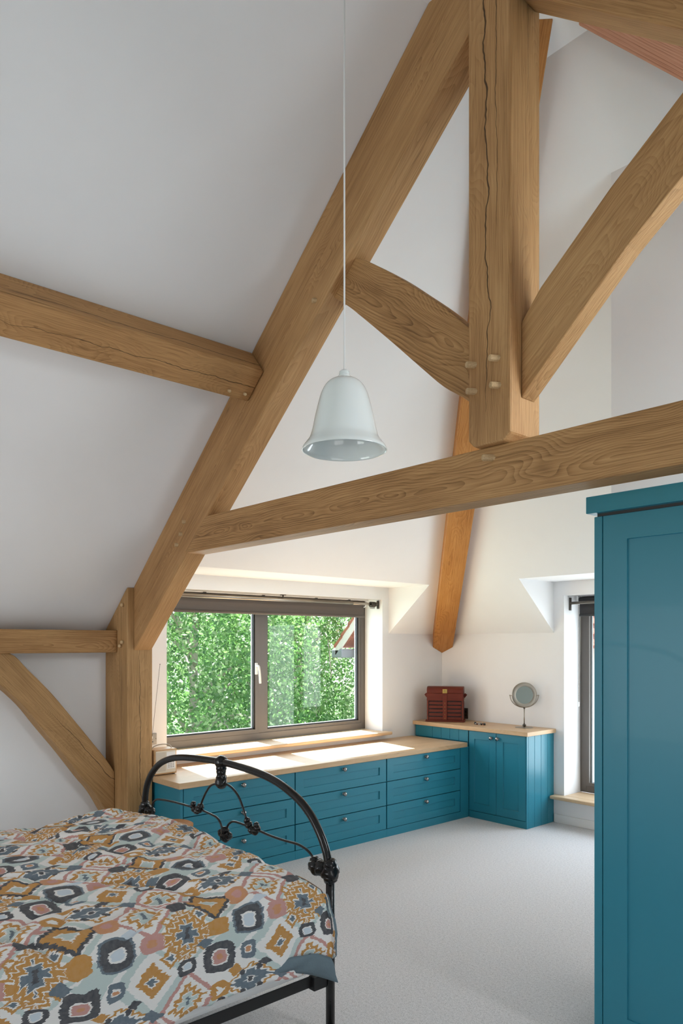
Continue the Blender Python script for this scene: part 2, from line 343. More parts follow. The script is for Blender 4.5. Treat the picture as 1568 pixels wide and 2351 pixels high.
def prism(name, poly, axis, a, b, mats, parent=None, bev=0.0, loc=None, seg=2):
    bm = bmesh.new(); add_prism(bm, poly, axis, a, b); bmesh.ops.recalc_face_normals(bm, faces=bm.faces)
    if bev: bevel_bm(bm, bev, seg, 0.45)
    o = from_bm(name, bm, mats, parent)
    if loc: localize(o, *loc)
    return o
def smooth_pts(pts, n=6):
    P = [Vector(p) for p in pts]; P = [2 * P[0] - P[1]] + P + [2 * P[-1] - P[-2]]; out = []
    for i in range(1, len(P) - 2):
        for k in range(n):
            t = k / n; a, b, c, d = P[i - 1], P[i], P[i + 1], P[i + 2]
            out.append(0.5 * ((2 * b) + (c - a) * t + (2 * a - 5 * b + 4 * c - d) * t * t + (3 * b - a - 3 * c + d) * t ** 3))
    out.append(P[-2]); return out
def add_tube(bm, pts, r, seg=10, cap=True):
    pts = [Vector(p) for p in pts]; rs = r if isinstance(r, (list, tuple)) else [r] * len(pts)
    rings = []; up = None
    for i, p in enumerate(pts):
        t = (pts[min(i + 1, len(pts) - 1)] - pts[max(i - 1, 0)]).normalized()
        if up is None:
            up = Vector((0, 0, 1)) if abs(t.z) < 0.9 else Vector((1, 0, 0))
        n = (up - t * up.dot(t)).normalized(); up = n; b = t.cross(n)
        rings.append([bm.verts.new(p + (n * math.cos(2 * math.pi * k / seg) + b * math.sin(2 * math.pi * k / seg)) * rs[i]) for k in range(seg)])
    for i in range(len(rings) - 1):
        for k in range(seg): bm.faces.new((rings[i][k], rings[i][(k + 1) % seg], rings[i + 1][(k + 1) % seg], rings[i + 1][k]))
    if cap: bm.faces.new(rings[0][::-1]); bm.faces.new(rings[-1])
def tube(name, pts, r, mats, parent=None, seg=10, sm=0):
    bm = bmesh.new(); add_tube(bm, smooth_pts(pts, sm) if sm else pts, r, seg); return from_bm(name, bm, mats, parent, True)
def add_lathe(bm, prof, seg=24, mtx=None):
    rings = []
    for r, z in prof:
        if r < 1e-6: rings.append([bm.verts.new((0, 0, z))])
        else: rings.append([bm.verts.new((r * math.cos(2 * math.pi * k / seg), r * math.sin(2 * math.pi * k / seg), z)) for k in range(seg)])
    for A, B in zip(rings[:-1], rings[1:]):
        for k in range(seg):
            k2 = (k + 1) % seg
            if len(A) == 1 and len(B) == 1: continue
            if len(A) == 1: bm.faces.new((A[0], B[k], B[k2]))
            elif len(B) == 1: bm.faces.new((A[k], A[k2], B[0]))
            else: bm.faces.new((A[k], A[k2], B[k2], B[k]))
    if mtx is not None: bmesh.ops.transform(bm, matrix=mtx, verts=[v for R in rings for v in R])
def lathe(name, prof, mats, parent=None, seg=28, loc=(0, 0, 0), d=None):
    bm = bmesh.new(); mt = Matrix.Translation(Vector(loc))
    if d is not None: mt = mt @ Vector(d).to_track_quat('Z', 'Y').to_matrix().to_4x4()
    add_lathe(bm, prof, seg, mt); return from_bm(name, bm, mats, parent, True)
def lumpy(name, centers, mats, parent=None, seed=0, amp=0.25):
    """cast knuckle: overlapping knobbly balls and collars"""
    bm = bmesh.new()
    for i, (c, r) in enumerate(centers):
        g = bmesh.ops.create_icosphere(bm, subdivisions=3, radius=r)
        for v in g['verts']:
            n = mnoise.noise(v.co * (2.2 / r) * 0.9 + Vector((seed * 3.1, i * 5.7, 0)))
            v.co = v.co * (1 + amp * n); v.co += Vector(c)
    return from_bm(name, bm, mats, parent, True)

# ------------------------------------------------------------------ the room
XL, XR, YB, YE, ZE, SL_ = -4.946, 1.596, -2.6, 5.80, 1.69, 0.845
ZT = 4.19
def struct(o): o['kind'] = 'structure'; return o
W1 = (2.67, 4.936, 0.765, 2.012)        # window 1: y0, y1, z0, z1 in the left wall
D1 = (2.45, 5.02, 2.127)                # dormer recess over it
W2 = (-3.538, -1.95, 0.250, 2.022)      # window 2: x0, x1 in the end wall
D2 = (-3.639, -1.744, 2.145)
TH = 0.30
struct(box('floor', (XL - TH, YB - TH, -0.2), (XR + TH, YE + TH, 0.0), 'carpet'))

def wall_panels(name, boxes):
    bm = bmesh.new()
    for lo, hi in boxes: add_box(bm, lo, hi)
    return struct(from_bm(name, bm, 'plaster'))
xo = XL - TH
wall_panels('wall_left', [((xo, YB - TH, 0), (XL, W1[0], ZE)), ((xo, W1[1], 0), (XL, YE + TH, ZE)), ((xo, W1[0], 0), (XL, W1[1], W1[2] - .03)),
                          ((xo, W1[0], W1[3]), (XL, W1[1], D1[2])), ((xo, D1[0], ZE), (XL, W1[0], D1[2])), ((xo, W1[1], ZE), (XL, D1[1], D1[2]))])
yo = YE + TH
wall_panels('wall_end', [((XL, YE, 0), (W2[0], yo, ZE)), ((W2[1], YE, 0), (XR, yo, ZE)), ((W2[0], YE, 0), (W2[1], yo, W2[2] - .03)),
                         ((W2[0], YE, W2[3]), (W2[1], yo, D2[2])), ((D2[0], YE, ZE), (W2[0], yo, D2[2])), ((W2[1], YE, ZE), (D2[1], yo, D2[2]))])
# hidden sides of the room, each with a big opening, the back one added for fill light
wall_panels('wall_right', [((XR, YB, 0), (XR + TH, -1.2, ZE)), ((XR, 1.5, 0), (XR + TH, YE, ZE)), ((XR, -1.2, 0), (XR + TH, 1.5, 0.4))])
wall_panels('wall_back', [((XL, YB - TH, 0), (-4.35, YB, 4.4)), ((-2.05, YB - TH, 0), (XR, YB, 4.4)), ((-4.35, YB - TH, 0), (-2.05, YB, 0.45)), ((-4.35, YB - TH, 2.05), (-2.05, YB, 4.4))])
# partition box right of the end window
zy = lambda y: ZE + SL_ * (YE - y)
struct(prism('wall_partition', [(3.27, 0), (YE, 0), (YE, zy(YE) - .01), (3.27, zy(3.27) + 0.02)], 'x', -1.744, XR, 'plaster'))

# ceiling: left slope, right slope, hip slope, flat strip, dormer soffits and cheeks, all as a thick shell
XFL = XL + (ZT - ZE) / SL_; XFR = XR - (ZT - ZE) / SL_; YF = YE - (ZT - ZE) / SL_
bm = bmesh.new()
def poly(*ps): bm.faces.new([bm.verts.new(p) for p in ps])
zl = lambda x: ZE + SL_ * (x - XL)
xs1 = XL + (D1[2] - ZE) / SL_           # dormer 1 soffit meets the slope
yh = lambda x: YE - (x - XL)            # hip line over the left slope
# left slope split round the dormer
poly((XL, YB, ZE), (XL, D1[0], ZE), (XFL, D1[0], ZT), (XFL, YB, ZT))
poly((xs1, D1[0], D1[2]), (xs1, D1[1], D1[2]), (XFL - (XFL - xs1) * 0, YF, ZT), (XFL, D1[0], ZT))
poly((XL, D1[1], ZE), (XL, YE, ZE), (XFL, YF, ZT), (xs1, D1[1], D1[2]))
poly((XL, D1[0], D1[2]), (XL, D1[1], D1[2]), (xs1, D1[1], D1[2]), (xs1, D1[0], D1[2]))
poly((XL, D1[1], ZE), (XL, D1[1], D1[2]), (xs1, D1[1], D1[2]))
poly((XL, D1[0], ZE), (XL, D1[0], D1[2]), (xs1, D1[0], D1[2]))
# hip slope split round dormer 2
ys2 = YE - (D2[2] - ZE) / SL_
poly((XL, YE, ZE), (D2[0], YE, ZE), (D2[0], ys2, D2[2]), (XFL, YF, ZT))
poly((D2[0], ys2, D2[2]), (D2[1], ys2, D2[2]), (D2[1], YF, ZT), (XFL, YF, ZT))
poly((D2[1], YE, ZE), (XR, YE, ZE), (XFR, YF, ZT), (D2[1], YF, ZT))
poly((D2[0], YE, D2[2]), (D2[1], YE, D2[2]), (D2[1], ys2, D2[2]), (D2[0], ys2, D2[2]))
poly((D2[0], YE, ZE), (D2[0], YE, D2[2]), (D2[0], ys2, D2[2]))
# right slope and flat strip
poly((XR, YB, ZE), (XR, YE, ZE), (XFR, YF, ZT), (XFR, YB, ZT))
poly((XFL, YB, ZT), (XFL, YF, ZT), (XFR, YF, ZT), (XFR, YB, ZT))
me = bpy.data.meshes.new('ceiling'); bm.to_mesh(me); bm.free()
struct(link('ceiling', me, 'plaster'))
# roof deck outside keeps stray light out
bm = bmesh.new(); dz = 0.28
poly((XL - .6, YB - .4, ZE - .3 + dz), (XL - .6 , D1[0] - .1, ZE - .3 + dz), (XFL, D1[0] - .1, ZT + dz), (XFL, YB - .4, ZT + dz))
poly((XL - .3, D1[0] - .1, D1[2] + dz * .3), (XL - .3, D1[1] + .1, D1[2] + dz * .3), (XFL, YF, ZT + dz), (XFL, D1[0] - .1, ZT + dz))
poly((XL - .6, D1[1] + .1, ZE - .3 + dz), (XL - .6, YE + .6, ZE - .3 + dz), (XFL, YF, ZT + dz), (XL - .3, D1[1] + .1, D1[2] + dz * .3))
poly((XL - .6, YE + .6, ZE - .3 + dz), (D2[0] - .1, YE + .6, ZE - .3 + dz), (D2[0] - .1, YE + .3, D2[2] + dz * .3), (XFL, YF, ZT + dz))
poly((D2[0] - .1, YE + .3, D2[2] + dz * .3), (D2[1] + .1, YE + .3, D2[2] + dz * .3), (D2[1] + .1, YF, ZT + dz), (XFL, YF, ZT + dz))
poly((D2[1] + .1, YE + .6, ZE - .3 + dz), (XR + .6, YE + .6, ZE - .3 + dz), (XFR, YF, ZT + dz), (D2[1] + .1, YF, ZT + dz))
poly((XR + .35, YB - .4, ZE + dz), (XR + .6, YE + .6, ZE - .3 + dz), (XFR, YF, ZT + dz), (XFR, YB - .4, ZT + dz))
poly((XFL, YB - .4, ZT + dz), (XFL, YF, ZT + dz), (XFR, YF, ZT + dz), (XFR, YB - .4, ZT + dz))
me = bpy.data.meshes.new('roof_deck'); bm.to_mesh(me); bm.free(); struct(link('roof_deck', me, 'tile'))

# unseen panel added over the fill lamp; the right slope has no opening here
_fp = box('fill_panel', (-.56, -.40, -.03), (.56, .40, .04), 'paint_w'); _fp.location = (0.40, 2.83, 2.74); _fp.rotation_euler = (0, math.atan2(.845, 1), 0); struct(_fp)
def baseboard(name, lo, hi): struct(box(name, lo, hi, 'paint_w', None, 0.004))
baseboard('baseboard_end', (-3.63, YE - 0.018, 0.0), (-1.744, YE, 0.075))
baseboard('baseboard_left', (XL, YB, 0.0), (XL + 0.018, 2.19, 0.075))
baseboard('baseboard_partition', (-1.744, 3.252, 0.0), (XR, 3.27, 0.075))

# ------------------------------------------------------------------ windows
def window1():
    w = struct(empty('window_1', (-5.184, 3.70, W1[2])))
    def P(*a, **k): o = box(*a, **k); o.parent = w; o.matrix_parent_inverse = w.matrix_world.inverted(); return o
    xi, xo_ = -5.184, -5.254
    y0, y1, z0, z1 = W1
    P('frame_jamb', (xo_, y0, z0), (xi, y0 + .05, z1), 'frame', bev=.003)
    P('frame_jamb', (xo_, y1 - .055, z0), (xi, y1, z1), 'frame', bev=.003)
    P('frame_sill_rail', (xo_, y0 + .05, z0), (xi + .004, y1 - .055, z0 + .062), 'frame', bev=.003)
    P('frame_head', (xo_, y0 + .05, z1 - .06), (xi, y1 - .055, z1), 'frame', bev=.003)
    P('mullion', (xo_, 3.668, z0 + .062), (xi + .003, 3.742, z1 - .06), 'frame', bev=.003)
    # left opening casement
    def sash(ya, yb, za, zb, t, xf):
        s = empty('sash', (xf, ya, za)); s.parent = w; s.matrix_parent_inverse = w.matrix_world.inverted()
        bm = bmesh.new()
        for lo, hi in (((xf - .05, ya, za), (xf, ya + t, zb)), ((xf - .05, yb - t, za), (xf, yb, zb)), ((xf - .05, ya + t, za), (xf, yb - t, za + t)), ((xf - .05, ya + t, zb - t), (xf, yb - t, zb))): add_box(bm, lo, hi)
        o = from_bm('sash_frame', bm, 'frame', s); o.matrix_parent_inverse = s.matrix_world.inverted()
        bm = bmesh.new(); g = .012
        for lo, hi in (((xf - .03, ya + t, za + t), (xf - .012, ya + t + g, zb - t)), ((xf - .03, yb - t - g, za + t), (xf - .012, yb - t, zb - t)), ((xf - .03, ya + t, za + t), (xf - .012, yb - t, za + t + g)), ((xf - .03, ya + t, zb - t - g), (xf - .012, yb - t, zb - t))): add_box(bm, lo, hi)
        o = from_bm('gasket', bm, 'rubber', s); o.matrix_parent_inverse = s.matrix_world.inverted()
        bm = bmesh.new(); 
        for lo, hi in (((xf - .045, ya + t + .003, za + t), (xf - .034, ya + t + .016, zb - t)), ((xf - .045, yb - t - .016, za + t), (xf - .034, yb - t - .003, zb - t)), ((xf - .045, ya + t, za + t + .002), (xf - .034, yb - t, za + t + .014))): add_box(bm, lo, hi)
        o = from_bm('spacer', bm, 'spacer', s); o.matrix_parent_inverse = s.matrix_world.inverted()
        for dx in (.022,):
            o = box('glass_pane', (xf - dx - .003, ya + t, za + t), (xf - dx + .001, yb - t, zb - t), 'glass', s); o.matrix_parent_inverse = s.matrix_world.inverted()
    sash(y0 + .05, 3.668, z0 + .062, z1 - .06, .034, xi + .006)
    sash(3.742, y1 - .055, z0 + .062, z1 - .06, .026, xi - .004)
    h = P('handle_plate', (xi + .004, 3.628, 1.33), (xi + .016, 3.654, 1.43), 'white_pl', bev=.005)
    bm = bmesh.new(); add_tube(bm, smooth_pts([(xi + .016, 3.640, 1.405), (xi + .045, 3.640, 1.40), (xi + .052, 3.642, 1.37), (xi + .05, 3.650, 1.31), (xi + .047, 3.655, 1.255)], 5), .010, 10)
    o = from_bm('window_handle', bm, 'white_pl', w, True); o.matrix_parent_inverse = w.matrix_world.inverted()
    o = lathe('lock_button', [(0, 0.01), (.009, 0.01), (.009, 0), (0, 0)], 'rubber', w, 16, (xi + .03, 3.645, 1.395), (1, 0, 0)); o.matrix_parent_inverse = w.matrix_world.inverted()
window1()
def nosed(name, lo, hi, axis):
    """sill board with a rounded nose"""
    return box(name, lo, hi, 'sill', None, .012, 4)
s1 = nosed('window_sill', (-5.19, W1[0] + .001, .735), (-4.945, W1[1] - .001, .766), 'y')
bm = bmesh.new(); add_box(bm, (-5.19, W1[0] + .002, .738), (-4.944, W1[1] - .002, .765)); add_box(bm, (-4.945, 2.60, .735), (-4.846, 4.975, .765))
s1 and bpy.data.objects.remove(s1)
bmesh.ops.recalc_face_normals(bm, faces=bm.faces)
s1 = from_bm('window_sill', bm, 'sill'); md = s1.modifiers.new('b', 'BEVEL'); md.width = .011; md.segments = 4; localize(s1, (-4.9, 3.7, .75), (0, 1, 0), (0, 0, 1))
T(s1, 'long oak window sill under the wide two-pane window on the left wall', 'window sill')
bm = bmesh.new(); add_box(bm, (W2[0] + .002, 5.799, .222), (W2[1] - .002, 6.07, .250)); add_box(bm, (-3.625, 5.70, .220), (-1.9, 5.80, .250))
s2 = from_bm('window_sill', bm, 'sill'); md = s2.modifiers.new('b', 'BEVEL'); md.width = .011; md.segments = 4; localize(s2, (-2.7, 5.8, .24), (1, 0, 0), (0, 0, 1))
T(s2, 'low oak window sill right of the tall teal cabinet', 'window sill')

def window2():
    w = struct(empty('window_2', (-2.74, 6.07, W2[2])))
    def ch(o): o.parent = w; o.matrix_parent_inverse = w.matrix_world.inverted(); return o
    y = 6.07; x0, x1, z0, z1 = W2
    ch(box('frame_jamb', (x0, y, z0), (x0 + .06, y + .07, z1), 'frame', bev=.003)); ch(box('frame_jamb', (x1 - .06, y, z0), (x1, y + .07, z1), 'frame', bev=.003))
    ch(box('frame_sill_rail', (x0 + .06, y, z0), (x1 - .06, y + .07, z0 + .06), 'frame', bev=.003)); ch(box('frame_head', (x0 + .06, y, z1 - .06), (x1 - .06, y + .07, z1), 'frame', bev=.003))
    ch(box('mullion', (-2.78, y, z0 + .06), (-2.70, y + .07, z1 - .06), 'frame', bev=.003))
    for a, b in ((x0 + .06, -2.78), (-2.70, x1 - .06)):
        bm = bmesh.new(); t = .03
        for lo, hi in (((a, y - .004, z0 + .06), (a + t, y + .05, z1 - .06)), ((b - t, y - .004, z0 + .06), (b, y + .05, z1 - .06)), ((a + t, y - .004, z0 + .06), (b - t, y + .05, z0 + .06 + t)), ((a + t, y - .004, z1 - .06 - t), (b - t, y + .05, z1 - .06))): add_box(bm, lo, hi)
        ch(from_bm('sash_frame', bm, 'frame'))
        ch(box('spacer', (a + t, y + .03, z0 + .09), (a + t + .014, y + .04, z1 - .09), 'spacer'))
        ch(box('glass_pane', (a + t, y + .018, z0 + .09), (b - t, y + .022, z1 - .09), 'glass'))
window2()

# blinds and curtain poles
rb = empty('roller_blind', (-5.10, 3.8, 1.97)); T(rb, 'taupe roller blind nearly rolled up over the wide left window', 'blind')
def par(o, p): o.parent = p; o.matrix_parent_inverse = p.matrix_world.inverted(); return o
par(tube('roller', [(-5.10, 2.70, 1.972), (-5.10, 4.83, 1.972)], .032, 'blind', seg=20), rb)
par(tube('end_cap', [(-5.10, 4.83, 1.972), (-5.10, 4.846, 1.972)], .034, 'white_pl', seg=20), rb)
bm = bmesh.new(); pr = [(-5.068, 1.97), (-5.066, 1.93), (-5.070, 1.90), (-5.069, 1.862)]
for i in range(3):
    a, b = pr[i], pr[i + 1]; n = 1
    vs = [bm.verts.new(p) for p in ((a[0], 2.715, a[1]), (a[0], 4.80, a[1]), (b[0], 4.80, b[1]), (b[0], 2.715, b[1]))]; bm.faces.new(vs)
bmesh.ops.remove_doubles(bm, verts=bm.verts, dist=1e-5)
fb = from_bm('blind_fabric', bm, 'blind'); md = fb.modifiers.new('s', 'SOLIDIFY'); md.thickness = .0015; par(fb, rb)
par(tube('bottom_bar', [(-5.069, 2.71, 1.852), (-5.069, 4.812, 1.852)], .0125, 'blind', seg=12), rb)
par(box('mounting_rail', (-5.14, 2.69, 2.0), (-5.06, 4.86, 2.011), 'white_pl', bev=.002), rb)
for yy_ in (3.05, 3.62, 4.2, 4.6): par(box('clip', (-5.125, yy_, 1.996), (-5.06, yy_ + .03, 2.006), 'steel_d'), rb)

cp = empty('curtain_pole', (-5.0, 3.8, 1.962)); T(cp, 'long steel curtain pole with a bunch of rings across the wide left window', 'curtain pole')
par(tube('pole', [(-5.0, 2.68, 1.968), (-5.0, 4.60, 1.968)], .0165, 'steel', seg=16), cp)
par(tube('pole_inner_rod', [(-5.0, 4.60, 1.968), (-5.0, 4.915, 1.968)], .0125, 'steel', seg=16), cp)
par(box('wall_bracket', (-5.012, 4.922, 1.925), (-4.988, 4.936, 2.003), 'steel_d', bev=.003), cp)
par(tube('socket_cup', [(-5.0, 4.885, 1.968), (-5.0, 4.925, 1.968)], .02, 'steel_d', seg=16), cp)
par(box('ceiling_bracket', (-5.02, 3.775, 2.006), (-4.98, 3.815, 2.0115), 'steel_d', bev=.002), cp)
par(tube('bracket_arm', [(-5.0, 3.795, 2.007), (-5.0, 3.795, 1.985), (-5.0, 3.797, 1.952)], .006, 'steel_d', seg=8), cp)
def one_ring(bm, yk, cx=-5.0, cz=1.962):
    add_tube(bm, [(cx + .021 * math.cos(a), yk, cz + .023 * math.sin(a)) for a in [i * math.pi / 8 for i in range(17)]], .0032, 6)
    add_tube(bm, [(cx + .006 * math.cos(a), yk, cz - .031 + .007 * math.sin(a)) for a in [i * math.pi / 5 for i in range(11)]], .0018, 5)
ring_me = None
for k in range(6):
    if ring_me is None:
        bm = bmesh.new(); one_ring(bm, 0.0, 0, 0); o = from_bm('curtain_ring', bm, 'steel_d', None, True); ring_me = o.data
    else: o = bpy.data.objects.new('curtain_ring', ring_me); COL.objects.link(o)
    o.location = (-5.0, 4.83 + k * .0105, 1.965); bpy.context.view_layer.update(); par(o, cp)

cp2 = empty('curtain_pole', (-2.7, 5.90, 1.95)); T(cp2, 'short steel curtain pole inside the low-silled window beside the teal wardrobe', 'curtain pole')
par(tube('pole', [(-3.525, 5.89, 1.955), (-2.0, 5.89, 1.955)], .0125, 'steel', seg=16), cp2)
par(box('wall_bracket', (-3.538, 5.878, 1.89), (-3.524, 5.902, 2.005), 'steel_d', bev=.003), cp2)
rb2 = empty('roller_blind', (-2.7, 5.99, 1.97)); T(rb2, 'charcoal roller blind at the top of the window beside the teal wardrobe', 'blind')
par(tube('roller', [(-3.49, 5.99, 1.978), (-2.0, 5.99, 1.978)], .034, 'blind_d', seg=20), rb2)
par(box('blind_fabric', (-3.475, 5.955, 1.845), (-2.02, 5.957, 1.975), 'blind_d'), rb2)
par(tube('bottom_bar', [(-3.475, 5.956, 1.848), (-2.02, 5.956, 1.848)], .011, 'blind_d', seg=12), rb2)
par(box('end_bracket', (-3.505, 5.955, 1.945), (-3.49, 6.02, 2.02), 'white_pl', bev=.003), rb2)
bm = bmesh.new(); r2 = random.Random(2)
for sx_ in (0, 1):
    for k in range(95):
        zz_ = 1.96 - k * .0095; g = bmesh.ops.create_icosphere(bm, subdivisions=1, radius=.0034); 
        px_ = 5.975 + sx_ * .04 * (1 - k / 95) ** .6 
        for v in g['verts']: v.co += Vector((-3.5, px_, zz_))
o = from_bm('bead_chain', bm, 'steel', None, True); o['kind'] = 'stuff'; par(o, rb2)
par(box('chain_weight', (-3.506, 5.968, 1.03), (-3.494, 5.984, 1.07), 'white_pl', bev=.003), rb2)

# ------------------------------------------------------------------ oak frame
def beam(name, label, poly, a, b, mat, org, xd, bev=.006, cat='beam', axis='y', yh_=(0, 1, 0)):
    root = prism(name, poly, axis, a, b, mat, None, bev, (org, xd, yh_)); T(root, label, cat); return root
def pegs(parent, pts, d, r=.0125, ln=.034):
    for p in pts:
        bm = bmesh.new(); n = 8; add_lathe(bm, [(0, ln), (r * .75, ln), (r, ln - .004), (r * 1.02, -.02), (0, -.02)], n)
        o = from_bm('oak_peg', bm, 'peg', parent)
        q = Vector(d).normalized().to_track_quat('Z', 'Y').to_matrix().to_4x4(); q.translation = Vector(p)
        o.parent = parent; o.matrix_parent_inverse = parent.matrix_world.inverted(); o.matrix_world = q
YF_, YK_ = 2.241, 2.37
post = beam('wall_post', 'upright oak post standing against the left wall behind the bed', [(XL, 0), (-4.605, 0), (-4.605, 1.972), (-4.642, 1.945), (XL, 1.69)], 2.194, 2.378, 'oak_post', (-4.77, 2.286, 0), (0, 0, 1), cat='post', yh_=(1, 0, 0))
pegs(post, [(-4.665, 2.194, 1.855), (-4.668, 2.194, 1.605), (-4.70, 2.194, 1.58)], (0.5, -1, 0), ln=.02)
zo = lambda x: SL_ * x + 5.869; zi = lambda x: SL_ * x + 5.440
XC = -1.66
lr = beam('principal_rafter', 'long sloping oak rafter rising from the left wall post up to the king post', [(-4.604, zi(-4.604)), (-1.757, zi(-1.757)), (-1.757, zo(-1.757)), (-4.604, zo(-4.604))], YF_, YK_, 'oak', (-3.2, 2.3, 2.95), (1, 0, SL_))
pegs(lr, [(-4.02, YF_, 2.20), (-3.97, YF_, 2.26), (-2.70, YF_, 3.235), (-3.93, YF_, 2.33)], (-.6, -1, 0), ln=.016)
mz = lambda f: (lambda x: f(2 * XC - x))
rr = beam('principal_rafter', 'oak rafter at the top right corner running down from the king post', [(-1.563, zi(-1.757)), (1.35, zi(2 * XC - 1.35)), (1.35, zo(2 * XC - 1.35)), (-1.563, zo(-1.757))], YF_, YK_, 'oak', (-.6, 2.3, 3.2), (1, 0, -SL_))
kp = beam('king_post', 'thick upright oak king post with long cracks standing on the tie beam', [(-1.756, 2.362), (-1.728, 2.3345), (-1.596, 2.3345), (-1.564, 2.362), (-1.564, 4.50), (-1.756, 4.50)], 2.21, 2.398, 'oak_king', (-1.66, 2.30, 2.3345), (0, 0, 1), bev=.008, cat='post', yh_=(1, 0, 0))
pegs(kp, [(-1.622, 2.21, 2.64), (-1.618, 2.21, 2.54), (-1.728, 2.21, 2.645), (-1.726, 2.21, 2.545)], (-.6, -1, 0), ln=.032)
tie = beam('tie_beam', 'horizontal oak tie beam crossing the room above the teal wardrobe', [(-3.946, 2.14), (1.2, 2.14), (1.2, 2.334), (-3.70, 2.334), (-3.706, 2.333)], YF_, YK_, 'oak_fig', (-1.2, 2.3, 2.237), (1, 0, 0))
pegs(tie, [(-1.668, YF_, 2.29)], (-.7, -1, 0), ln=.038, r=.013)
bt = [(-2.484, 3.376), (-2.39, 3.32), (-2.3, 3.256), (-2.19, 3.172), (-2.083, 3.082), (-1.941, 2.960), (-1.819, 2.842), (-1.757, 2.775)]
bb_ = [(-1.757, 2.475), (-1.819, 2.551), (-1.941, 2.637), (-2.083, 2.766), (-2.236, 2.909), (-2.4, 3.058), (-2.517, 3.161), (-2.634, 3.249)]
_sp = lambda L: [(p.x, p.y) for p in smooth_pts([(a, b, 0) for a, b in L], 4)]
bt, bb_ = _sp(bt), _sp(bb_)
beam('curved_brace', 'curved oak brace between the left rafter and the king post', bt + bb_, 2.285, 2.365, 'oak_fig', (-2.15, 2.32, 2.98), (1, 0, -.72), .004)
beam('diagonal_strut', 'straight oak strut rising right from the foot of the king post', [(-1.5635, 2.771), (-1.483, 2.870), (-1.219, 3.102), (-.98, 3.288), (-.90, 3.362), (-.80, 3.30), (-.70, 3.19), (-.98, 3.03), (-1.158, 2.889), (-1.5635, 2.495)], 2.275, 2.36, 'oak', (-1.2, 2.32, 2.95), (1, 0, .85), .005)
# purlin: square timber under the left slope, bay in front of the truss
nrm = Vector((.645, 0, -.764)); dn = Vector((-.764, 0, -.645)); p0 = Vector((-3.222, 0, 3.142))
pa, pb = p0, p0 + nrm * .172; pc = pb + dn * .193; pd = p0 + dn * .193
pu = beam('roof_purlin', 'oak purlin with nail holes under the sloping ceiling on the left', [(v.x, v.z) for v in (pa, pb, pc, pd)], YB, YF_ - .001, 'oak_old', tuple((pa + pc) / 2 + Vector((0, 0.5, 0))), (0, 1, 0), .010, yh_=(nrm.x, 0, nrm.z))
pegs(pu, [tuple(pb + dn * .155 + Vector((0, 2.10, 0))), tuple(pb + dn * .150 + Vector((0, 2.195, 0)))], (.9, -.35, -.5), r=.0095, ln=.022)
beam('wall_plate', 'horizontal oak wall plate along the top of the left wall behind the bed', [(XL, 1.535), (-4.753, 1.535), (-4.753, 1.686), (XL, 1.686)], YB, 2.193, 'oak_fig', (-4.85, 1.0, 1.61), (0, 1, 0), .005, axis='y', yh_=(1, 0, 0))
wt = [(1.35, 1.534), (1.508, 1.534), (1.614, 1.432), (1.761, 1.277), (1.898, 1.107), (2.019, 0.953), (2.137, 0.800), (2.193, 0.713)]
wb = [(2.193, 0.33), (2.144, 0.426), (2.058, 0.580), (1.971, 0.693), (1.835, 0.881), (1.7, 1.056), (1.587, 1.205), (1.447, 1.342), (1.30, 1.46), (1.2, 1.534)]
sp2 = lambda L: [(p.x, p.y) for p in smooth_pts([(a, b, 0) for a, b in L], 4)]
wt, wb = sp2(wt), sp2(wb)
beam('curved_brace', 'large curved oak brace against the left wall above the bed', wt + wb, XL + .001, -4.79, 'oak_post', (-4.86, 1.8, 1.1), (0, 1, -1.1), .006, axis='x', yh_=(1, 0, 0))

def hip(name, label, sx_, cx, mat, tend=2.93, t_start=None):
    """hip rafter from the eaves corner towards the ridge; pointed foot against both walls"""
    A = Vector((cx, YE, ZE)); side = Vector((sx_, 1, 0)).normalized(); run = Vector((sx_, -1, 0)); w = .1
    verts = []; 
    def pt(t, s, dd): 
        p = A + run * t + side * s; p.z = ZE + SL_ * t - dd; return p
    st = [(.0707, -w), (0.0, 0), (.0707, w)]
    bm = bmesh.new()
    lo = [bm.verts.new(pt(t, s, .195)) for t, s in st]; hi = [bm.verts.new(pt(t, s, -.03)) for t, s in st]
    lo2 = [bm.verts.new(pt(tend, s, .195)) for t, s in st]; hi2 = [bm.verts.new(pt(tend, s, -.03)) for t, s in st]
    f = bm.faces.new
    for i in range(2):
        f((lo[i], lo[i + 1], lo2[i + 1], lo2[i])); f((hi[i], hi[i + 1], hi2[i + 1], hi2[i]))
        f((lo[i], lo[i + 1], hi[i + 1], hi[i])); f((lo2[i], lo2[i + 1], hi2[i + 1], hi2[i]))
    f((lo[0], lo2[0], hi2[0], hi[0])); f((lo[2], lo2[2], hi2[2], hi[2]))
    bmesh.ops.recalc_face_normals(bm, faces=bm.faces); bevel_bm(bm, .004, 1)
    o = from_bm(name, bm, mat); d = (pt(2, 0, 0) - pt(0, 0, 0)); localize(o, pt(1.5, 0, .1), d, side); T(o, label, 'beam'); return o
hip('hip_rafter', 'orange oak hip rafter rising out of the far corner above the red box', 1, XL, 'oak_orange', 3.19)
hip('hip_rafter', 'knotty reddish oak hip rafter at the top right edge behind the rafter', -1, XR, 'oak_pink', 3.13)

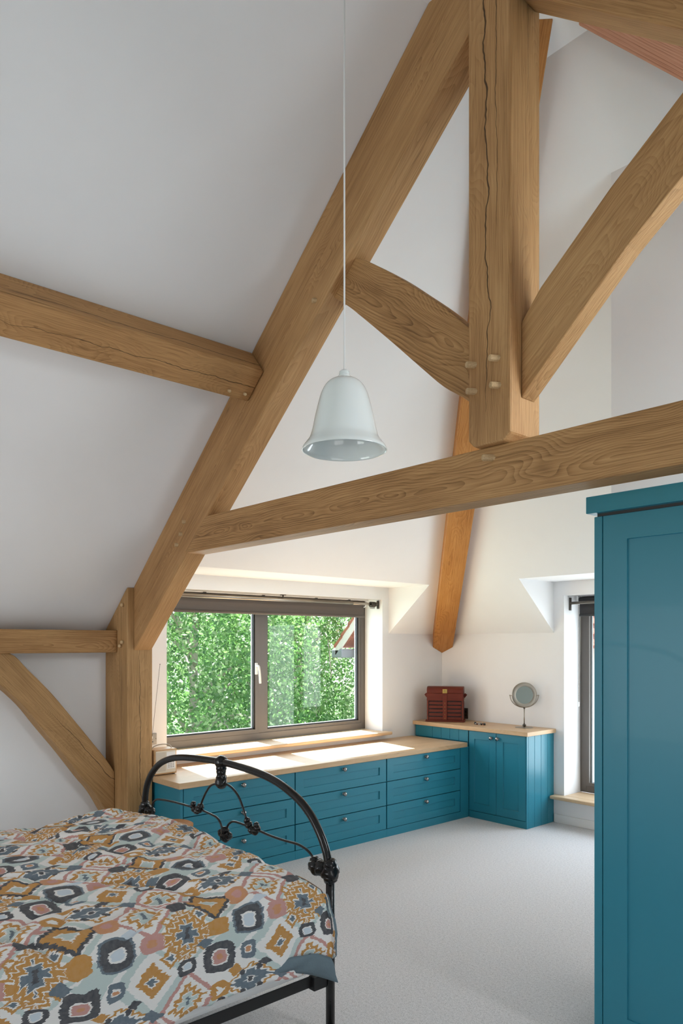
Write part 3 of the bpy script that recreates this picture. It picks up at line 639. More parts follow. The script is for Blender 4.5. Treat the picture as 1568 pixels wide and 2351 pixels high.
# ------------------------------------------------------------------ fitted furniture
def knob(parent, p, d, r=.0175):
    prof = [(0, .034), (r * .6, .0325), (r * .95, .026), (r, .020), (r * .8, .013), (.006, .009), (.006, .004), (.011, .002), (.011, 0), (0, 0)]
    bm = bmesh.new(); add_lathe(bm, prof, 20); o = from_bm('knob', bm, 'knob', None, True)
    q = Vector(d).to_track_quat('Z', 'Y').to_matrix().to_4x4(); q.translation = Vector(p)
    o.matrix_world = q; bpy.context.view_layer.update()
    o.parent = parent; o.matrix_parent_inverse = parent.matrix_world.inverted(); o.matrix_world = q
def shaker(name, parent, axis, face, a0, a1, z0, z1, fr_a, fr_z, depth=.008, thick=.022):
    """door / drawer front with a recessed centre panel. axis 'y': front faces +x, runs along y; axis 'x': front faces -y"""
    bm = bmesh.new(); sgn = 1 if axis == 'y' else -1
    def P(a, z, d): return (face - d, a, z) if axis == 'y' else (a, face + d, z)
    O = [(a0, z0), (a1, z0), (a1, z1), (a0, z1)]; I = [(a0 + fr_a, z0 + fr_z), (a1 - fr_a, z0 + fr_z), (a1 - fr_a, z1 - fr_z), (a0 + fr_a, z1 - fr_z)]
    vo = [bm.verts.new(P(a, z, 0)) for a, z in O]; vi = [bm.verts.new(P(a, z, 0)) for a, z in I]; vd = [bm.verts.new(P(a, z, depth)) for a, z in I]; vb = [bm.verts.new(P(a, z, thick)) for a, z in O]
    for i in range(4):
        j = (i + 1) % 4
        bm.faces.new((vo[i], vo[j], vi[j], vi[i])); bm.faces.new((vi[i], vi[j], vd[j], vd[i])); bm.faces.new((vo[i], vo[j], vb[j], vb[i]))
    bm.faces.new(vd); bm.faces.new(vb)
    bmesh.ops.recalc_face_normals(bm, faces=bm.faces)
    o = from_bm(name, bm, 'teal'); md = o.modifiers.new('b', 'BEVEL'); md.width = .0012; md.segments = 1; md.limit_method = 'ANGLE'
    return par(o, parent)
# low chest of drawers, three units
XF = -4.267; G = .0035
cols = [(2.41, 2.424, 3.348), (3.352, 3.354, 4.304), (4.308, 4.312, 5.258)]
lab = ['teal drawer unit nearest the oak post, partly behind the iron footboard', 'middle teal drawer unit under the sunlit worktop', 'teal drawer unit beside the tall corner cabinet']
rows = [(.458, .644), (.262, .452), (.068, .256)]
for k, (c0, d0, d1) in enumerate(cols):
    c1 = cols[k + 1][0] if k < 2 else 5.262
    u = empty('drawer_unit', (-4.6, (c0 + c1) / 2, 0)); T(u, lab[k], 'drawers', 'teal drawer units below the left window')
    par(box('carcass', (-4.93, c0, 0.0), (XF - .024, c1 - .001, .646), 'teal'), u)
    par(box('plinth', (XF - .024, c0, 0.0), (XF + .001, c1 - .001, .0645), 'teal', bev=.001), u)
    if k == 0: par(box('end_panel', (-4.93, c0 - .012, 0), (XF + .001, c0, .646), 'teal', bev=.001), u); par(box('stile', (XF - .024, c0, .065), (XF, d0 - G, .646), 'teal'), u)
    for z0, z1 in rows:
        dr = shaker('drawer', u, 'y', XF, d0 + G / 2, d1 - G / 2, z0, z1, .075, .062)
        knob(dr, (XF, (d0 + d1) / 2, z1 - .030), (1, 0, 0))
wk = box('worktop', (-4.944, 2.383, .648), (-4.247, 5.338, .688), 'worktop', None, .003); localize(wk, (-4.6, 3.8, .668), (0, 1, 0), (0, 0, 1))
T(wk, 'long oak worktop over the low teal drawers, with sun patches on it', 'worktop')

# tall corner cabinet
YC = 5.378; XS = -3.638
u = empty('corner_cabinet', (-4.2, 5.6, 0)); T(u, 'tall teal two-door corner cabinet with boarded side', 'cabinet')
par(box('carcass', (-4.93, YC + .024, 0), (XS - .014, 5.796, .798), 'teal'), u)
par(box('plinth', (-4.262, YC + .0, 0), (XS - .0005, YC + .024, .062), 'teal', bev=.001), u)
par(box('stile', (-4.262, YC, .062), (-4.284 + .008, YC + .024, .798), 'teal'), u)
par(box('stile', (-3.650, YC, .062), (XS - .0005, YC + .024, .798), 'teal', bev=.001), u)
d1_ = shaker('door', u, 'x', YC, -4.273, -3.961, .066, .794, .072, .072); d2_ = shaker('door', u, 'x', YC, -3.957, -3.653, .066, .794, .072, .072)
knob(d1_, (-4.005, YC, .748), (0, -1, 0)); knob(d2_, (-3.936, YC, .748), (0, -1, 0))
for a, b in zip((-4.93, -4.709, -4.600, -4.492, -4.384), (-4.709, -4.600, -4.492, -4.384, -4.278)):
    par(box('board', (a + .0012, YC + .002, .689), (b - .0012, YC + .024, .798), 'teal', bev=.002), u)
for a, b in zip((5.402, 5.495, 5.594, 5.697), (5.495, 5.594, 5.697, 5.796)):
    par(box('side_board', (XS - .014, a + .0012, 0), (XS, b - .0012, .798), 'teal', bev=.0022), u)
wk2 = box('worktop', (-4.944, 5.355, .798), (-3.618, 5.798, .834), 'worktop', None, .003); localize(wk2, (-4.3, 5.6, .82), (1, 0, 0), (0, 0, 1))
T(wk2, 'short oak worktop on the tall corner cabinet, carrying the red box and the mirror', 'worktop')
par(box('filler', (XF - .024, 5.262, 0), (XF, YC, .646), 'teal'), u)

# wardrobe on the right
YW = 2.66
u = empty('wardrobe', (-.6, 2.95, 0)); T(u, 'tall teal wardrobe with panelled door and flat cornice at the right edge', 'wardrobe')
XW = -1.490
par(box('carcass', (XW, YW + .024, 0), (.55, 3.245, 2.098), 'teal'), u)
par(box('stile', (XW, YW, 0), (XW + .034, YW + .024, 2.094), 'teal', bev=.002), u)
par(box('plinth', (XW + .034, YW, 0), (.55, YW + .024, .07), 'teal', bev=.001), u)
par(box('cornice', (XW - .022, YW - .025, 2.106), (.58, 3.247, 2.172), 'teal', bev=.003), u)
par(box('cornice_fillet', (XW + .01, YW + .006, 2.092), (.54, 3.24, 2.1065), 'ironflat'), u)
w1 = shaker('door', u, 'x', YW - .001, XW + .0375, -.79, .075, 2.0935, .098, .098, depth=.009)
w2 = shaker('door', u, 'x', YW - .001, -.786, -.13, .075, 2.0935, .098, .098, depth=.009)
w3 = shaker('door', u, 'x', YW - .001, -.126, .54, .075, 2.0935, .098, .098, depth=.009)
knob(w1, (-.835, YW, 1.05), (0, -1, 0)); knob(w2, (-.74, YW, 1.05), (0, -1, 0)); knob(w3, (-.08, YW, 1.05), (0, -1, 0))

# ------------------------------------------------------------------ things on the worktops
zt = .8345
# red box of small drawers
rb_ = empty('jewellery_box', (-4.79, 5.372, zt), math.radians(35)); rb_.scale = (.94, .9, 1.02); T(rb_, 'dark red leather chest of little drawers in the corner on the cabinet', 'box')
Wb, Hb, Db = .372, .335, .20; x0 = .014
def rch(name, lo, hi, mat, bev=.0, parent=None): 
    bm = bmesh.new(); add_box(bm, lo, hi); bmesh.ops.recalc_face_normals(bm, faces=bm.faces)
    if bev: bevel_bm(bm, bev)
    return from_bm(name, bm, mat, parent or rb_)
rch('base', (0, 0, 0), (.40, Db, .018), 'mahog', .004)
rch('back_body', (x0, .022, .018), (x0 + Wb, Db - .01, .20), 'mahog', .002)
rch('side_frame', (x0, .008, .018), (x0 + .016, .022, .20), 'mahog', .002); rch('side_frame', (x0 + Wb - .016, .008, .018), (x0 + Wb, .022, .20), 'mahog', .002)
for k in range(5):
    z0 = .020 + k * .0362; rch('small_drawer', (x0 + .021, .010, z0), (x0 + Wb - .021, .05, z0 + .0265), 'mahog', .0015)
bm = bmesh.new(); add_box(bm, (x0 + .014, .0205, .018), (x0 + Wb - .014, .0225, .20)); from_bm('drawer_shadow_gap', bm, 'bead_b', rb_)
rch('upper_panel', (x0 - .002, .004, .200), (x0 + Wb + .002, Db - .008, .273), 'mahog', .003)
bm = bmesh.new(); pr = [(.0, .274), (.0, .304), (.012, .322), (.04, .334), (.15, .334), (.185, .320), (.195, .300), (.195, .274)]
add_prism(bm, pr, 'x', x0 - .001, x0 + Wb + .001); bmesh.ops.recalc_face_normals(bm, faces=bm.faces); bevel_bm(bm, .003); from_bm('lid', bm, 'mahog', rb_)
rch('strap', (x0 + .164, -.004, .02), (x0 + .208, .006, .275), 'mahog', .002)
rch('lock', (x0 + .163, -.006, .272), (x0 + .209, .002, .312), 'brass', .002); rch('hasp', (x0 + .165, -.009, .272), (x0 + .207, -.005, .284), 'brass', .002); rch('keyhole', (x0 + .184, -.0075, .290), (x0 + .188, -.0055, .300), 'bead_b')
for k in range(5): lathe('stud', [(0, .004), (.003, .003), (.0042, 0), (0, 0)], 'brass', rb_, 12, (x0 + .186, -.004, .034 + k * .0362), (0, -1, 0))
for sgn, xx in ((-1, x0), (1, x0 + Wb)):
    bm = bmesh.new(); add_box(bm, (-.004, .07, -.013), (.032, .13, .013)); o = from_bm('side_handle', bm, 'mahog', rb_)
    o.location = (xx + (sgn * .004), 0, .238); o.rotation_euler = (0, -sgn * .9 if sgn > 0 else math.pi + .9, 0)
    lathe('handle_stud', [(0, .006), (.004, .004), (.005, 0), (0, 0)], 'brass', rb_, 12, (xx + sgn * .004, .075, .218), (sgn, 0, 0))

# round dressing mirror
mr = empty('dressing_mirror', (-3.86, 5.665, zt), PSI); T(mr, 'round swivel mirror on a thin steel stand on the corner cabinet', 'mirror')
lathe('base', [(0, .012), (.02, .012), (.05, .008), (.078, .002), (.08, 0), (0, 0)], 'steel', mr, 36)
lathe('hub', [(0, .034), (.009, .034), (.009, .028), (.016, .027), (.016, .015), (.01, .011), (0, .011)], 'steel_d', mr, 12)
lathe('stem', [(0, .178), (.0048, .178), (.0048, .02), (0, .02)], 'steel', mr, 14)
lathe('joint', [(0, .188), (.008, .186), (.010, .178), (.008, .170), (0, .168)], 'steel_d', mr, 14)
cz = .294
tube('yoke', [(.128 * math.sin(a), 0, cz - .004 - .108 * math.cos(a) + .0) for a in [(-math.pi / 2) + i * math.pi / 24 for i in range(25)]], .0042, 'steel', mr, 8)
for s_ in (-1, 1): lathe('pivot_knob', [(0, .010), (.006, .008), (.006, 0), (.003, -.004), (.003, -.02), (0, -.02)], 'steel', mr, 12, (s_ * .126, 0, cz - .004), (s_, 0, 0))
lathe('mirror_rim', [(.078, .002), (.081, .005), (.111, .003), (.115, .0), (.112, -.004), (.0, -.005)], 'steel', mr, 48, (0, -.002, cz), (.03, -1, .04))
lathe('mirror_plate', [(0, .003), (.080, .003)], 'mirror_g', mr, 48, (0, -.002, cz), (.03, -1, .04))

# bracelet
br = empty('bracelet', (-4.26, 5.54, zt)); T(br, 'small bracelet of dark and brown beads lying on the oak cabinet top', 'bracelet')
rr_ = random.Random(5)
for k in range(14):
    a = k * 2 * math.pi / 14; rad = rr_.choice((.006, .008, .010, .012)); 
    bm = bmesh.new(); g = bmesh.ops.create_icosphere(bm, subdivisions=2, radius=rad)
    bmesh.ops.translate(bm, verts=bm.verts, vec=(math.cos(a) * .052, math.sin(a) * .030, rad)); from_bm('bead', bm, rr_.choice(('bead_a', 'bead_b', 'bead_b', 'bead_c')), br, True)

# sockets
sk = empty('wall_socket', (-4.64, 5.8, .88)); T(sk, 'dark metal double socket on the end wall right of the red box', 'socket')
par(box('plate', (-4.69, 5.788, .846), (-4.607, 5.7995, .952), 'steel_d', bev=.003), sk)
for dx in (-.02, .02): par(box('rocker_switch', (-4.648 + dx - .008, 5.783, .905), (-4.648 + dx + .008, 5.789, .925), 'bead_b', bev=.002), sk)
for dx in (-.02, .02): par(box('pin_hole', (-4.648 + dx - .004, 5.7865, .872), (-4.648 + dx + .004, 5.7895, .884), 'bead_b'), sk)
sk = empty('wall_socket', (XL, 2.52, .9)); T(sk, 'pale steel socket plate on the left wall beside the oak post', 'socket')
par(box('plate', (XL, 2.45, .856), (XL + .010, 2.585, .936), 'steel', bev=.003), sk)
par(box('rocker_switch', (XL + .009, 2.535, .90), (XL + .015, 2.55, .918), 'white_pl', bev=.002), sk); par(box('pin_hole', (XL + .0095, 2.545, .872), (XL + .011, 2.555, .878), 'bead_b'), sk)
par(lathe('plate_screw', [(0, .002), (.003, .001), (.0035, 0), (0, 0)], 'steel_d', None, 10, (XL + .010, 2.577, .897), (1, 0, 0)), sk)

# radio
rd = empty('radio', (-4.66, 2.475, .688)); T(rd, 'small cream radio in a pale wood case on the low worktop by the post', 'radio')
par(box('case', (-4.715, 2.388, .694), (-4.592, 2.556, .866), 'radio_w', bev=.004), rd)
par(box('front_panel', (-4.5935, 2.396, .704), (-4.589, 2.548, .856), 'cream', bev=.002), rd)
par(box('speaker_grille', (-4.590, 2.400, .716), (-4.5872, 2.470, .848), 'cream_d', bev=.02, seg=4), rd)
par(box('control_panel', (-4.590, 2.476, .728), (-4.5875, 2.544, .846), 'white_pl', bev=.001), rd)
for yk in (2.496, 2.522): par(lathe('dial_knob', [(0, .012), (.007, .011), (.008, 0), (0, 0)], 'steel_d', None, 16, (-4.5875, yk, .795), (1, 0, 0)), rd)
for i in range(4):
    for j in range(3): par(box('push_button', (-4.5876, 2.488 + j * .017, .740 + i * .011), (-4.586, 2.497 + j * .017, .744 + i * .011), 'grey_pl'), rd)
for yk in (2.40, 2.54): par(box('foot', (-4.63, yk - .006, .688), (-4.60, yk + .006, .695), 'rubber'), rd)
par(tube('carry_handle', [(-4.65, 2.395, .866), (-4.65, 2.41, .882), (-4.65, 2.45, .893), (-4.65, 2.50, .893), (-4.65, 2.535, .880), (-4.65, 2.548, .866)], .0035, 'steel', sm=5), rd)
par(tube('aerial', [(-4.70, 2.415, .866), (-4.70, 2.484, 1.448)], .0013, 'steel_d', seg=6), rd)
par(lathe('aerial_tip', [(0, .004), (.003, .002), (.003, -.002), (0, -.004)], 'steel_d', None, 10, (-4.70, 2.4845, 1.45)), rd)

# little stool behind the bed
st = empty('wooden_stool', (-3.96, 2.22, 0)); T(st, 'small reddish wooden stool top just showing between bed and drawers', 'stool')
par(lathe('seat', [(0, .50), (.105, .50), (.12, .492), (.12, .478), (.11, .47), (0, .47)], 'stoolw', None, 32, (-4.03, 2.22, 0)), st)
for a in (0.5, 2.6, 4.7): par(tube('leg', [(-4.03 + .07 * math.cos(a), 2.22 + .07 * math.sin(a), .475), (-4.03 + .10 * math.cos(a), 2.22 + .10 * math.sin(a), .0)], [.014, .010], 'stoolw', seg=12), st)

# ------------------------------------------------------------------ pendant lamp
PX, PY = -1.933, 1.739
pl = empty('pendant_lamp', (PX, PY, 2.282)); T(pl, 'white bell-shaped glass pendant lamp hanging on a long cord', 'lamp')
prof = [(.151, 0), (.147, .011), (.135, .027), (.1225, .046), (.113, .077), (.1065, .109), (.0995, .14), (.0915, .172), (.082, .203), (.066, .232), (.045, .249), (.022, .2555), (.0, .2565)]
pin = [(max(r - .004, 0), z - (.003 if r < .1 else 0)) for r, z in prof]
ps = smooth_pts([(r, 0, z) for r, z in prof], 5); pi_ = smooth_pts([(r, 0, z) for r, z in pin], 5)
lathe('shade', [(max(p.x, 0), p.z) for p in reversed(pi_)] + [(.1495, -.002)] + [(max(p.x, 0), p.z) for p in ps], 'shade', pl, 64)
lathe('cap', [(0, .285), (.010, .284), (.017, .279), (.019, .270), (.019, .266), (.0215, .264), (.0225, .256), (0, .254)], 'shade', pl, 28)
tube('cord', [(0, 0, .283), (0, 0, ZT - 2.282 - .02)], .0032, 'white_pl', pl, 10)
lathe('ceiling_rose', [(0, ZT - 2.282 - .03), (.03, ZT - 2.282 - .028), (.05, ZT - 2.282 - .001), (0, ZT - 2.282 - .001)], 'white_pl', pl, 28)
lathe('lamp_holder', [(0, .252), (.016, .252), (.016, .21), (0, .21)], 'white_pl', pl, 20)
lathe('bulb', [(0, .12), (.018, .125), (.028, .145), (.028, .165), (.015, .20), (.013, .212), (0, .212)], 'shade', pl, 24)

# ------------------------------------------------------------------ bed
YBD = 1.97
bed = empty('bed', (-3.1, .8, 0)); T(bed, 'black iron bedstead with an arched scrollwork footboard', 'bed')
X0, X1 = -3.905, -2.276
B = lambda pts: [(x, YBD, z) for x, z in pts]
arch = [(-3.905, .64), (-3.905, .70), (-3.884, .779), (-3.831, .853), (-3.743, .919), (-3.639, .96), (-3.519, .986), (-3.339, 1.003), (-3.10, 1.013), (-2.938, 1.010), (-2.76, .998), (-2.627, .975), (-2.502, .933), (-2.412, .88), (-2.346, .812), (-2.302, .74), (-2.278, .66)]
par(tube('footboard_arch', B(arch), .0175, 'iron', seg=16, sm=4), bed)
for xx in (X0, X1):
    par(tube('leg', [(xx, YBD, .66), (xx, YBD, .02)], .0185, 'iron', seg=16), bed)
    par(lathe('foot_cap', [(0, 0), (.022, 0), (.024, .02), (.019, .035), (0, .035)], 'ironflat', None, 16, (xx, YBD, 0)), bed)
par(lumpy('corner_knuckle', [((X0, YBD, .640), .038), ((X0, YBD, .668), .028), ((X0 + .055, YBD, .640), .030), ((X0 + .085, YBD, .648), .020)], 'iron', None, 1), bed)
par(lumpy('corner_knuckle', [((X1, YBD, .662), .038), ((X1, YBD, .690), .029), ((X1, YBD, .635), .028), ((X1 - .055, YBD, .664), .033), ((X1 - .09, YBD, .662), .034), ((X1 - .10, YBD, .685), .02)], 'iron', None, 2), bed)
par(lumpy('centre_casting', [((-3.098, YBD, 1.012), .034), ((-3.098, YBD, .985), .026), ((-3.098, YBD, .962), .024), ((-3.098, YBD, .938), .026), ((-3.098, YBD, .912), .031), ((-3.10, YBD, .900), .022)], 'iron', None, 3, .18), bed)
par(lumpy('scroll_casting', [((-3.365, YBD, .762), .014), ((-3.37, YBD, .748), .014), ((-3.355, YBD, .736), .017), ((-3.33, YBD, .733), .019), ((-3.305, YBD, .745), .021), ((-3.295, YBD, .760), .018)], 'iron', None, 4, .2), bed)
par(lumpy('scroll_casting', [((-2.80, YBD, .757), .014), ((-2.79, YBD, .742), .015), ((-2.81, YBD, .725), .018), ((-2.835, YBD, .728), .019), ((-2.86, YBD, .745), .019), ((-2.875, YBD, .765), .016)], 'iron', None, 5, .2), bed)
par(lumpy('lower_casting', [((-3.065, YBD, .680), .022), ((-3.095, YBD, .662), .02), ((-3.035, YBD, .660), .02), ((-3.065, YBD, .65), .026)], 'iron', None, 6, .25), bed)
for pts in ([(-3.818, .659), (-3.81, .692), (-3.777, .717), (-3.72, .728), (-3.587, .738), (-3.381, .744)], [(-3.30, .745), (-3.191, .738), (-3.139, .731), (-3.107, .711), (-3.085, .674)],
            [(-3.11, .908), (-3.191, .884), (-3.237, .845), (-3.271, .801), (-3.293, .766)], [(-3.085, .912), (-3.014, .903), (-2.954, .872), (-2.913, .825), (-2.878, .766)],
            [(-3.045, .678), (-3.045, .702), (-3.02, .726), (-2.978, .74), (-2.875, .739)], [(-2.80, .737), (-2.696, .729), (-2.592, .728), (-2.494, .731), (-2.436, .722), (-2.399, .705), (-2.379, .68)]):
    par(tube('scroll_rod', B(pts), .0055, 'iron', seg=10, sm=5), bed)
for xx in (X0 + .01, X1 - .03):
    par(box('side_rail', (xx, -.25, .205), (xx + .006, YBD - .02, .25), 'ironflat', bev=.001), bed)
    par(box('rail_bracket', (xx - .008, YBD - .085, .195), (xx + .03, YBD - .015, .25), 'ironflat', bev=.004), bed)
par(box('cross_rail', (X0, YBD - .012, .245), (X1, YBD - .004, .285), 'ironflat', bev=.001), bed)
for xx in (X0, X1): par(tube('leg', [(xx, -.27, 1.25), (xx, -.27, .0)], .0185, 'iron', seg=16), bed)
par(tube('headboard_arch', [(X0, -.27, 1.25), (X0 + .2, -.27, 1.5), (XC - 1.43, -.27, 1.6), (X1 - .2, -.27, 1.5), (X1, -.27, 1.25)], .0175, 'iron', seg=14, sm=5), bed)
mt = box('mattress', (-3.88, -.23, .252), (-2.285, 1.94, .54), 'sheet', None, .05, 4); T(mt, 'white-sheeted mattress lying in the iron bedstead', 'mattress')

def duvet():
    # cloth coordinates a (across, metres, +a towards the room) and b (along, 0 at foot)
    xl, xr = -3.86, -2.36       # where the flat top ends on either side
    yf = 1.80
    na, nb = 210, 250
    A0, A1 = -.28, (xr - xl) + .43; B0, B1 = -.22, 2.02
    V = np.zeros((nb, na, 3)); UVc = np.zeros((nb, na, 2))
    Wt = xr - xl
    def drop(s, R):
        """arc over an edge: returns outward, downward"""
        if s <= 0: return 0.0, 0.0
        L = R * math.pi / 2
        if s < L: th = s / R; return R * math.sin(th), R * (1 - math.cos(th))
        return R + (s - L) * 0.05, R + (s - L)
    for j in range(nb):
        b = B0 + (B1 - B0) * j / (nb - 1)
        for i in range(na):
            a = A0 + (A1 - A0) * i / (na - 1)
            UVc[j, i] = (a, b)
            ox = dz_ = 0.0
            if a > Wt: ox, dz_ = drop(a - Wt, .12)
            elif a < 0:
                o_, dz_ = drop(-a, .10); ox = -o_
            x = xl + min(max(a, 0), Wt) + ox
            oy, dz2 = drop(-b, .10) if b < 0 else (0, 0)
            y = yf - max(b, 0) + oy
            # the outer corner hangs past the post as a loose point
            cf = max(0.0, 1 - b / .22) * max(0.0, min(1, (a - Wt) / .35)) if b > -.3 else 0
            z = .684 - dz_ - dz2 * (1.0 if a < Wt else max(.1, 1 - (a - Wt) * 7))
            # length of hem varies
            if a > Wt:
                x += .035 * cf
                z += .02 * cf * cf
            p = Vector((a * 1.0, b * 1.0, 0))
            inner = 1.0
            e = mnoise.noise(Vector((a * 1.6, b * 1.5, 1.3))) * .024 + mnoise.noise(Vector((a * 3.6 + b * 1.2, b * 3.0 - a, 7.1))) * .016
            # creases that run diagonally
            cr = abs(mnoise.noise(Vector((a * 3.1 + b * 2.6, b * 1.1 - a * .9, 4.2))))
            e -= .024 * max(0, 1 - cr * 6)
            cr2 = abs(mnoise.noise(Vector((a * 5.2 - b * 3.0, b * 2.1 + a * 1.5, 9.2))))
            e -= .012 * max(0, 1 - cr2 * 7)
            e += .020 * math.sin(min(1, max(0, a / Wt)) * math.pi)
            if a > Wt - .05:
                fold = mnoise.noise(Vector((b * 6.5, 3.3, a * .7))) * .030 * min(1, (a - Wt + .05) / .25); x += fold
            z += e; y += mnoise.noise(Vector((a * 4, 2.2, b * 4))) * .01
            V[j, i] = (x, y, z)
    verts = V.reshape(-1, 3); faces = []
    for j in range(nb - 1):
        for i in range(na - 1):
            q = j * na + i; faces.append((q, q + na, q + na + 1, q + 1))
    me = bpy.data.meshes.new('duvet'); me.from_pydata(verts.tolist(), [], faces)
    uvl = me.uv_layers.new(name='cloth'); U = UVc.reshape(-1, 2); li = np.zeros(len(me.loops), dtype=np.int32); me.loops.foreach_get('vertex_index', li); uvl.data.foreach_set('uv', U[li].astype(np.float32).ravel())
    o = link('duvet', me, ['ikat', 'slate'], None, True)
    md = o.modifiers.new('s', 'SOLIDIFY'); md.thickness = .014; md.offset = -1; md.material_offset = 1; md.material_offset_rim = 1
    # normals must point out/up
    me.flip_normals() if me.polygons[len(me.polygons) // 2].normal.z < 0 else None
    # turned-back corner that shows the slate lining
    top = smooth_pts([(-2.252, 1.60, .372), (-2.222, 1.70, .395), (-2.195, 1.80, .40), (-2.165, 1.87, .375)], 5)
    bot = smooth_pts([(-2.250, 1.60, .352), (-2.235, 1.69, .345), (-2.205, 1.79, .325), (-2.135, 1.885, .285)], 5)
    bm = bmesh.new(); rws = []
    for k in range(7):
        f = k / 6; rws.append([bm.verts.new(a.lerp(b2, f) + Vector((.012 * math.sin(f * math.pi) + .006 * math.sin(i_ * .9 + k), 0, 0))) for i_, (a, b2) in enumerate(zip(top, bot))])
    for r0, r1 in zip(rws[:-1], rws[1:]):
        for i_ in range(len(r0) - 1): bm.faces.new((r0[i_], r0[i_ + 1], r1[i_ + 1], r1[i_]))
    c = from_bm('turned_corner', bm, 'slate', o, True); m2 = c.modifiers.new('s', 'SOLIDIFY'); m2.thickness = .006
    c['label'] = 'slate blue lining showing at the corner'
    T(o, 'duvet with an ikat print in ochre, charcoal, pink and pale blue on the bed', 'duvet'); return o
duvet()

# ------------------------------------------------------------------ outside
g = struct(box('garden_ground', (-60, -40, -3.2), (-5.6, 60, -3.0), 'grass'))
def birch(name, label, base, H, R, n, seed, trunk_lean=(0, 0), nb=30, tr=1.0):
    rs = np.random.RandomState(seed); rr = random.Random(seed)
    root = empty(name, base); T(root, label, 'tree', 'birch trees outside the left window')
    bx, by, bz = base
    top = Vector((trunk_lean[0], trunk_lean[1], H))
    par(tube('trunk', [(bx, by, bz), (bx + top.x * .3 + .1, by + top.y * .3, bz + H * .35), (bx + top.x * .7 - .1, by + top.y * .7, bz + H * .7), (bx + top.x, by + top.y, bz + H)], [.16 * tr] * 6 + [.12 * tr] * 6 + [.03 * tr] * 7, 'bark', seg=10, sm=6), root)
    strands = []
    for k in range(nb):
        t = .3 + .65 * rr.random(); a = rr.random() * 6.28; L = R * (.5 + .5 * rr.random())
        s = Vector((bx + top.x * t, by + top.y * t, bz + H * t)); e = s + Vector((math.cos(a) * L, math.sin(a) * L, .5 + rr.random() * .9))
        mid = (s + e) / 2 + Vector((0, 0, .25)); end2 = e + Vector((math.cos(a) * .3, math.sin(a) * .3, -.8))
        par(tube('branch', [s, mid, e, end2], [.035] * 4 + [.022] * 4 + [.010] * 5, 'bark', seg=6, sm=4), root)
    # hanging strands of leaves filling the crown
    ns = n // 42; c = []
    ang = rs.rand(ns) * 2 * np.pi; rad = R * np.sqrt(rs.rand(ns)) * 1.0; hz = rs.rand(ns)
    sx_ = bx + top.x * .6 + rad * np.cos(ang); sy_ = by + top.y * .6 + rad * np.sin(ang)
    ztop = bz + H * (.28 + .74 * hz * np.sqrt(np.maximum(0.05, 1 - (rad / R) ** 2 * .6)))
    L = .7 + rs.rand(ns) * 1.0
    P = np.zeros((ns, 42, 3)); tt = rs.rand(ns, 42)
    P[..., 0] = sx_[:, None] + rs.randn(ns, 42) * .07; P[..., 1] = sy_[:, None] + rs.randn(ns, 42) * .07; P[..., 2] = ztop[:, None] - tt * L[:, None]
    P = P.reshape(-1, 3); N = len(P)
    a1 = rs.randn(N, 3); a1 /= np.linalg.norm(a1, axis=1)[:, None]; a2 = np.cross(a1, rs.randn(N, 3)); a2 /= np.linalg.norm(a2, axis=1)[:, None]
    sz = (.020 + .016 * rs.rand(N))[:, None]
    Vt = np.stack([P - a1 * sz * 1.3, P + a2 * sz * .85 - a1 * sz * .2, P + a1 * sz * 1.5, P - a2 * sz * .85 - a1 * sz * .2], axis=1).reshape(-1, 3)
    me = bpy.data.meshes.new('foliage'); me.vertices.add(4 * N); me.vertices.foreach_set('co', Vt.astype(np.float32).ravel())
    me.loops.add(4 * N); me.loops.foreach_set('vertex_index', np.arange(4 * N, dtype=np.int32)); me.polygons.add(N)
    me.polygons.foreach_set('loop_start', np.arange(0, 4 * N, 4, dtype=np.int32)); me.update(calc_edges=True); me.validate()
    o = link('foliage', me, 'leaf'); o['kind'] = 'stuff'; par(o, root); return root
birch('birch_tree', 'leafy birch tree filling the left pane of the wide window', (-10.6, 6.0, -3.0), 7.2, 2.0, 38000, 11, (.2, .3), 30, .55)
birch('birch_tree', 'leafy birch tree showing behind the right pane of the wide window', (-11.8, 9.4, -3.0), 7.6, 2.1, 38000, 12, (-.2, .1), 30, .6)
birch('birch_tree', 'birch tree further back between the two nearer birches', (-16.0, 9.9, -3.0), 8.4, 3.0, 26000, 13, (.1, .2))
birch('birch_tree', 'slender young birch in front of the white house wing', (-7.75, 7.25, -3.0), 3.85, .42, 9000, 15, (.0, .0), 0, .25)
birch('birch_tree', 'birch tree beyond the low-silled end window', (-5.6, 13.0, -3.0), 5.6, 2.2, 26000, 16, (.1, .2))
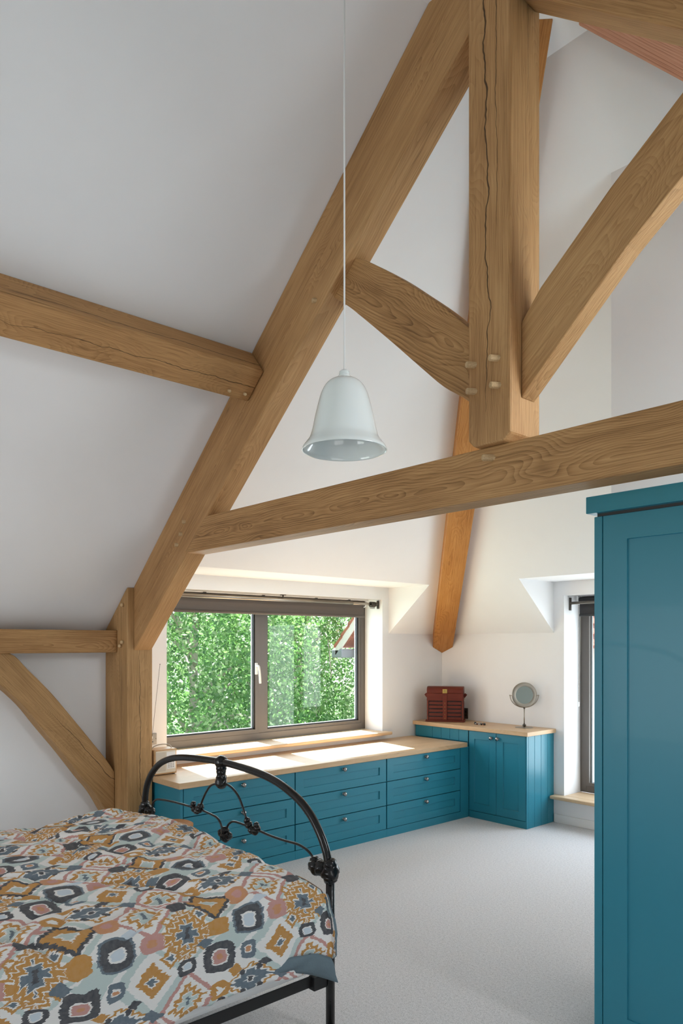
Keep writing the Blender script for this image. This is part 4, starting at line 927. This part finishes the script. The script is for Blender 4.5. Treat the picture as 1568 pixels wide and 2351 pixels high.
hx0, hx1, hy0, hy1 = -8.72, -5.9, 8.08, 12.0
hw = empty('house_wing', (-7.5, 10, -3)); T(hw, 'white rendered house wing with clay tiled roof at the edge of the right pane', 'house')
par(box('wall', (hx0, hy0, -3), (hx1, hy1, 1.62), 'render'), hw)
rx = (hx0 + hx1) / 2
par(prism('gable', [(hx0, 1.62), (hx1, 1.62), (rx, 3.1)], 'y', hy0, hy1, 'render'), hw)
def slope_tiles():
    bm = bmesh.new()
    for sgn in (-1, 1):
        ex = hx1 + .28 if sgn > 0 else hx0 - .28; rows_ = 10
        for i in range(rows_):
            x_a = ex + (rx - ex) * i / rows_; x_b = ex + (rx - ex) * (i + 1.15) / rows_
            za = 1.52 + 1.72 * i / rows_; zb = 1.52 + 1.72 * (i + 1.15) / rows_
            y = hy0 - .22
            while y < hy1:
                a = [bm.verts.new(p) for p in ((x_a, y, za + .045), (x_a, y + .24, za + .045), (x_b, y + .24, zb + .01), (x_b, y, zb + .01))]
                b = [bm.verts.new(p) for p in ((x_a, y, za + .0), (x_a, y + .24, za + .0), (x_b, y + .24, zb - .03), (x_b, y, zb - .03))]
                bm.faces.new(a); bm.faces.new(b[::-1])
                for k in range(4): bm.faces.new((a[k], a[(k + 1) % 4], b[(k + 1) % 4], b[k]))
                y += .25
    o = from_bm('roof_tiles', bm, 'tile'); o['kind'] = 'stuff'; return o
par(slope_tiles(), hw)
par(prism('verge_board', [(hx1 + .26, 1.40), (hx1 + .26, 1.52), (rx, 3.24), (hx0 - .26, 1.52), (hx0 - .26, 1.40), (rx, 3.10)], 'y', hy0 - .20, hy0 - .15, 'paint_w'), hw)
par(box('gutter', (hx0 - .36, hy0 - .2, 1.36), (hx0 - .1, hy1, 1.50), 'gutter', bev=.02), hw)
par(tube('downpipe', [(hx0 - .06, hy0 + .3, 1.36), (hx0 - .06, hy0 + .3, -3.0)], .04, 'gutter', seg=12), hw)
for o in list(bpy.data.objects):
    if o.users_collection == (): bpy.data.objects.remove(o)
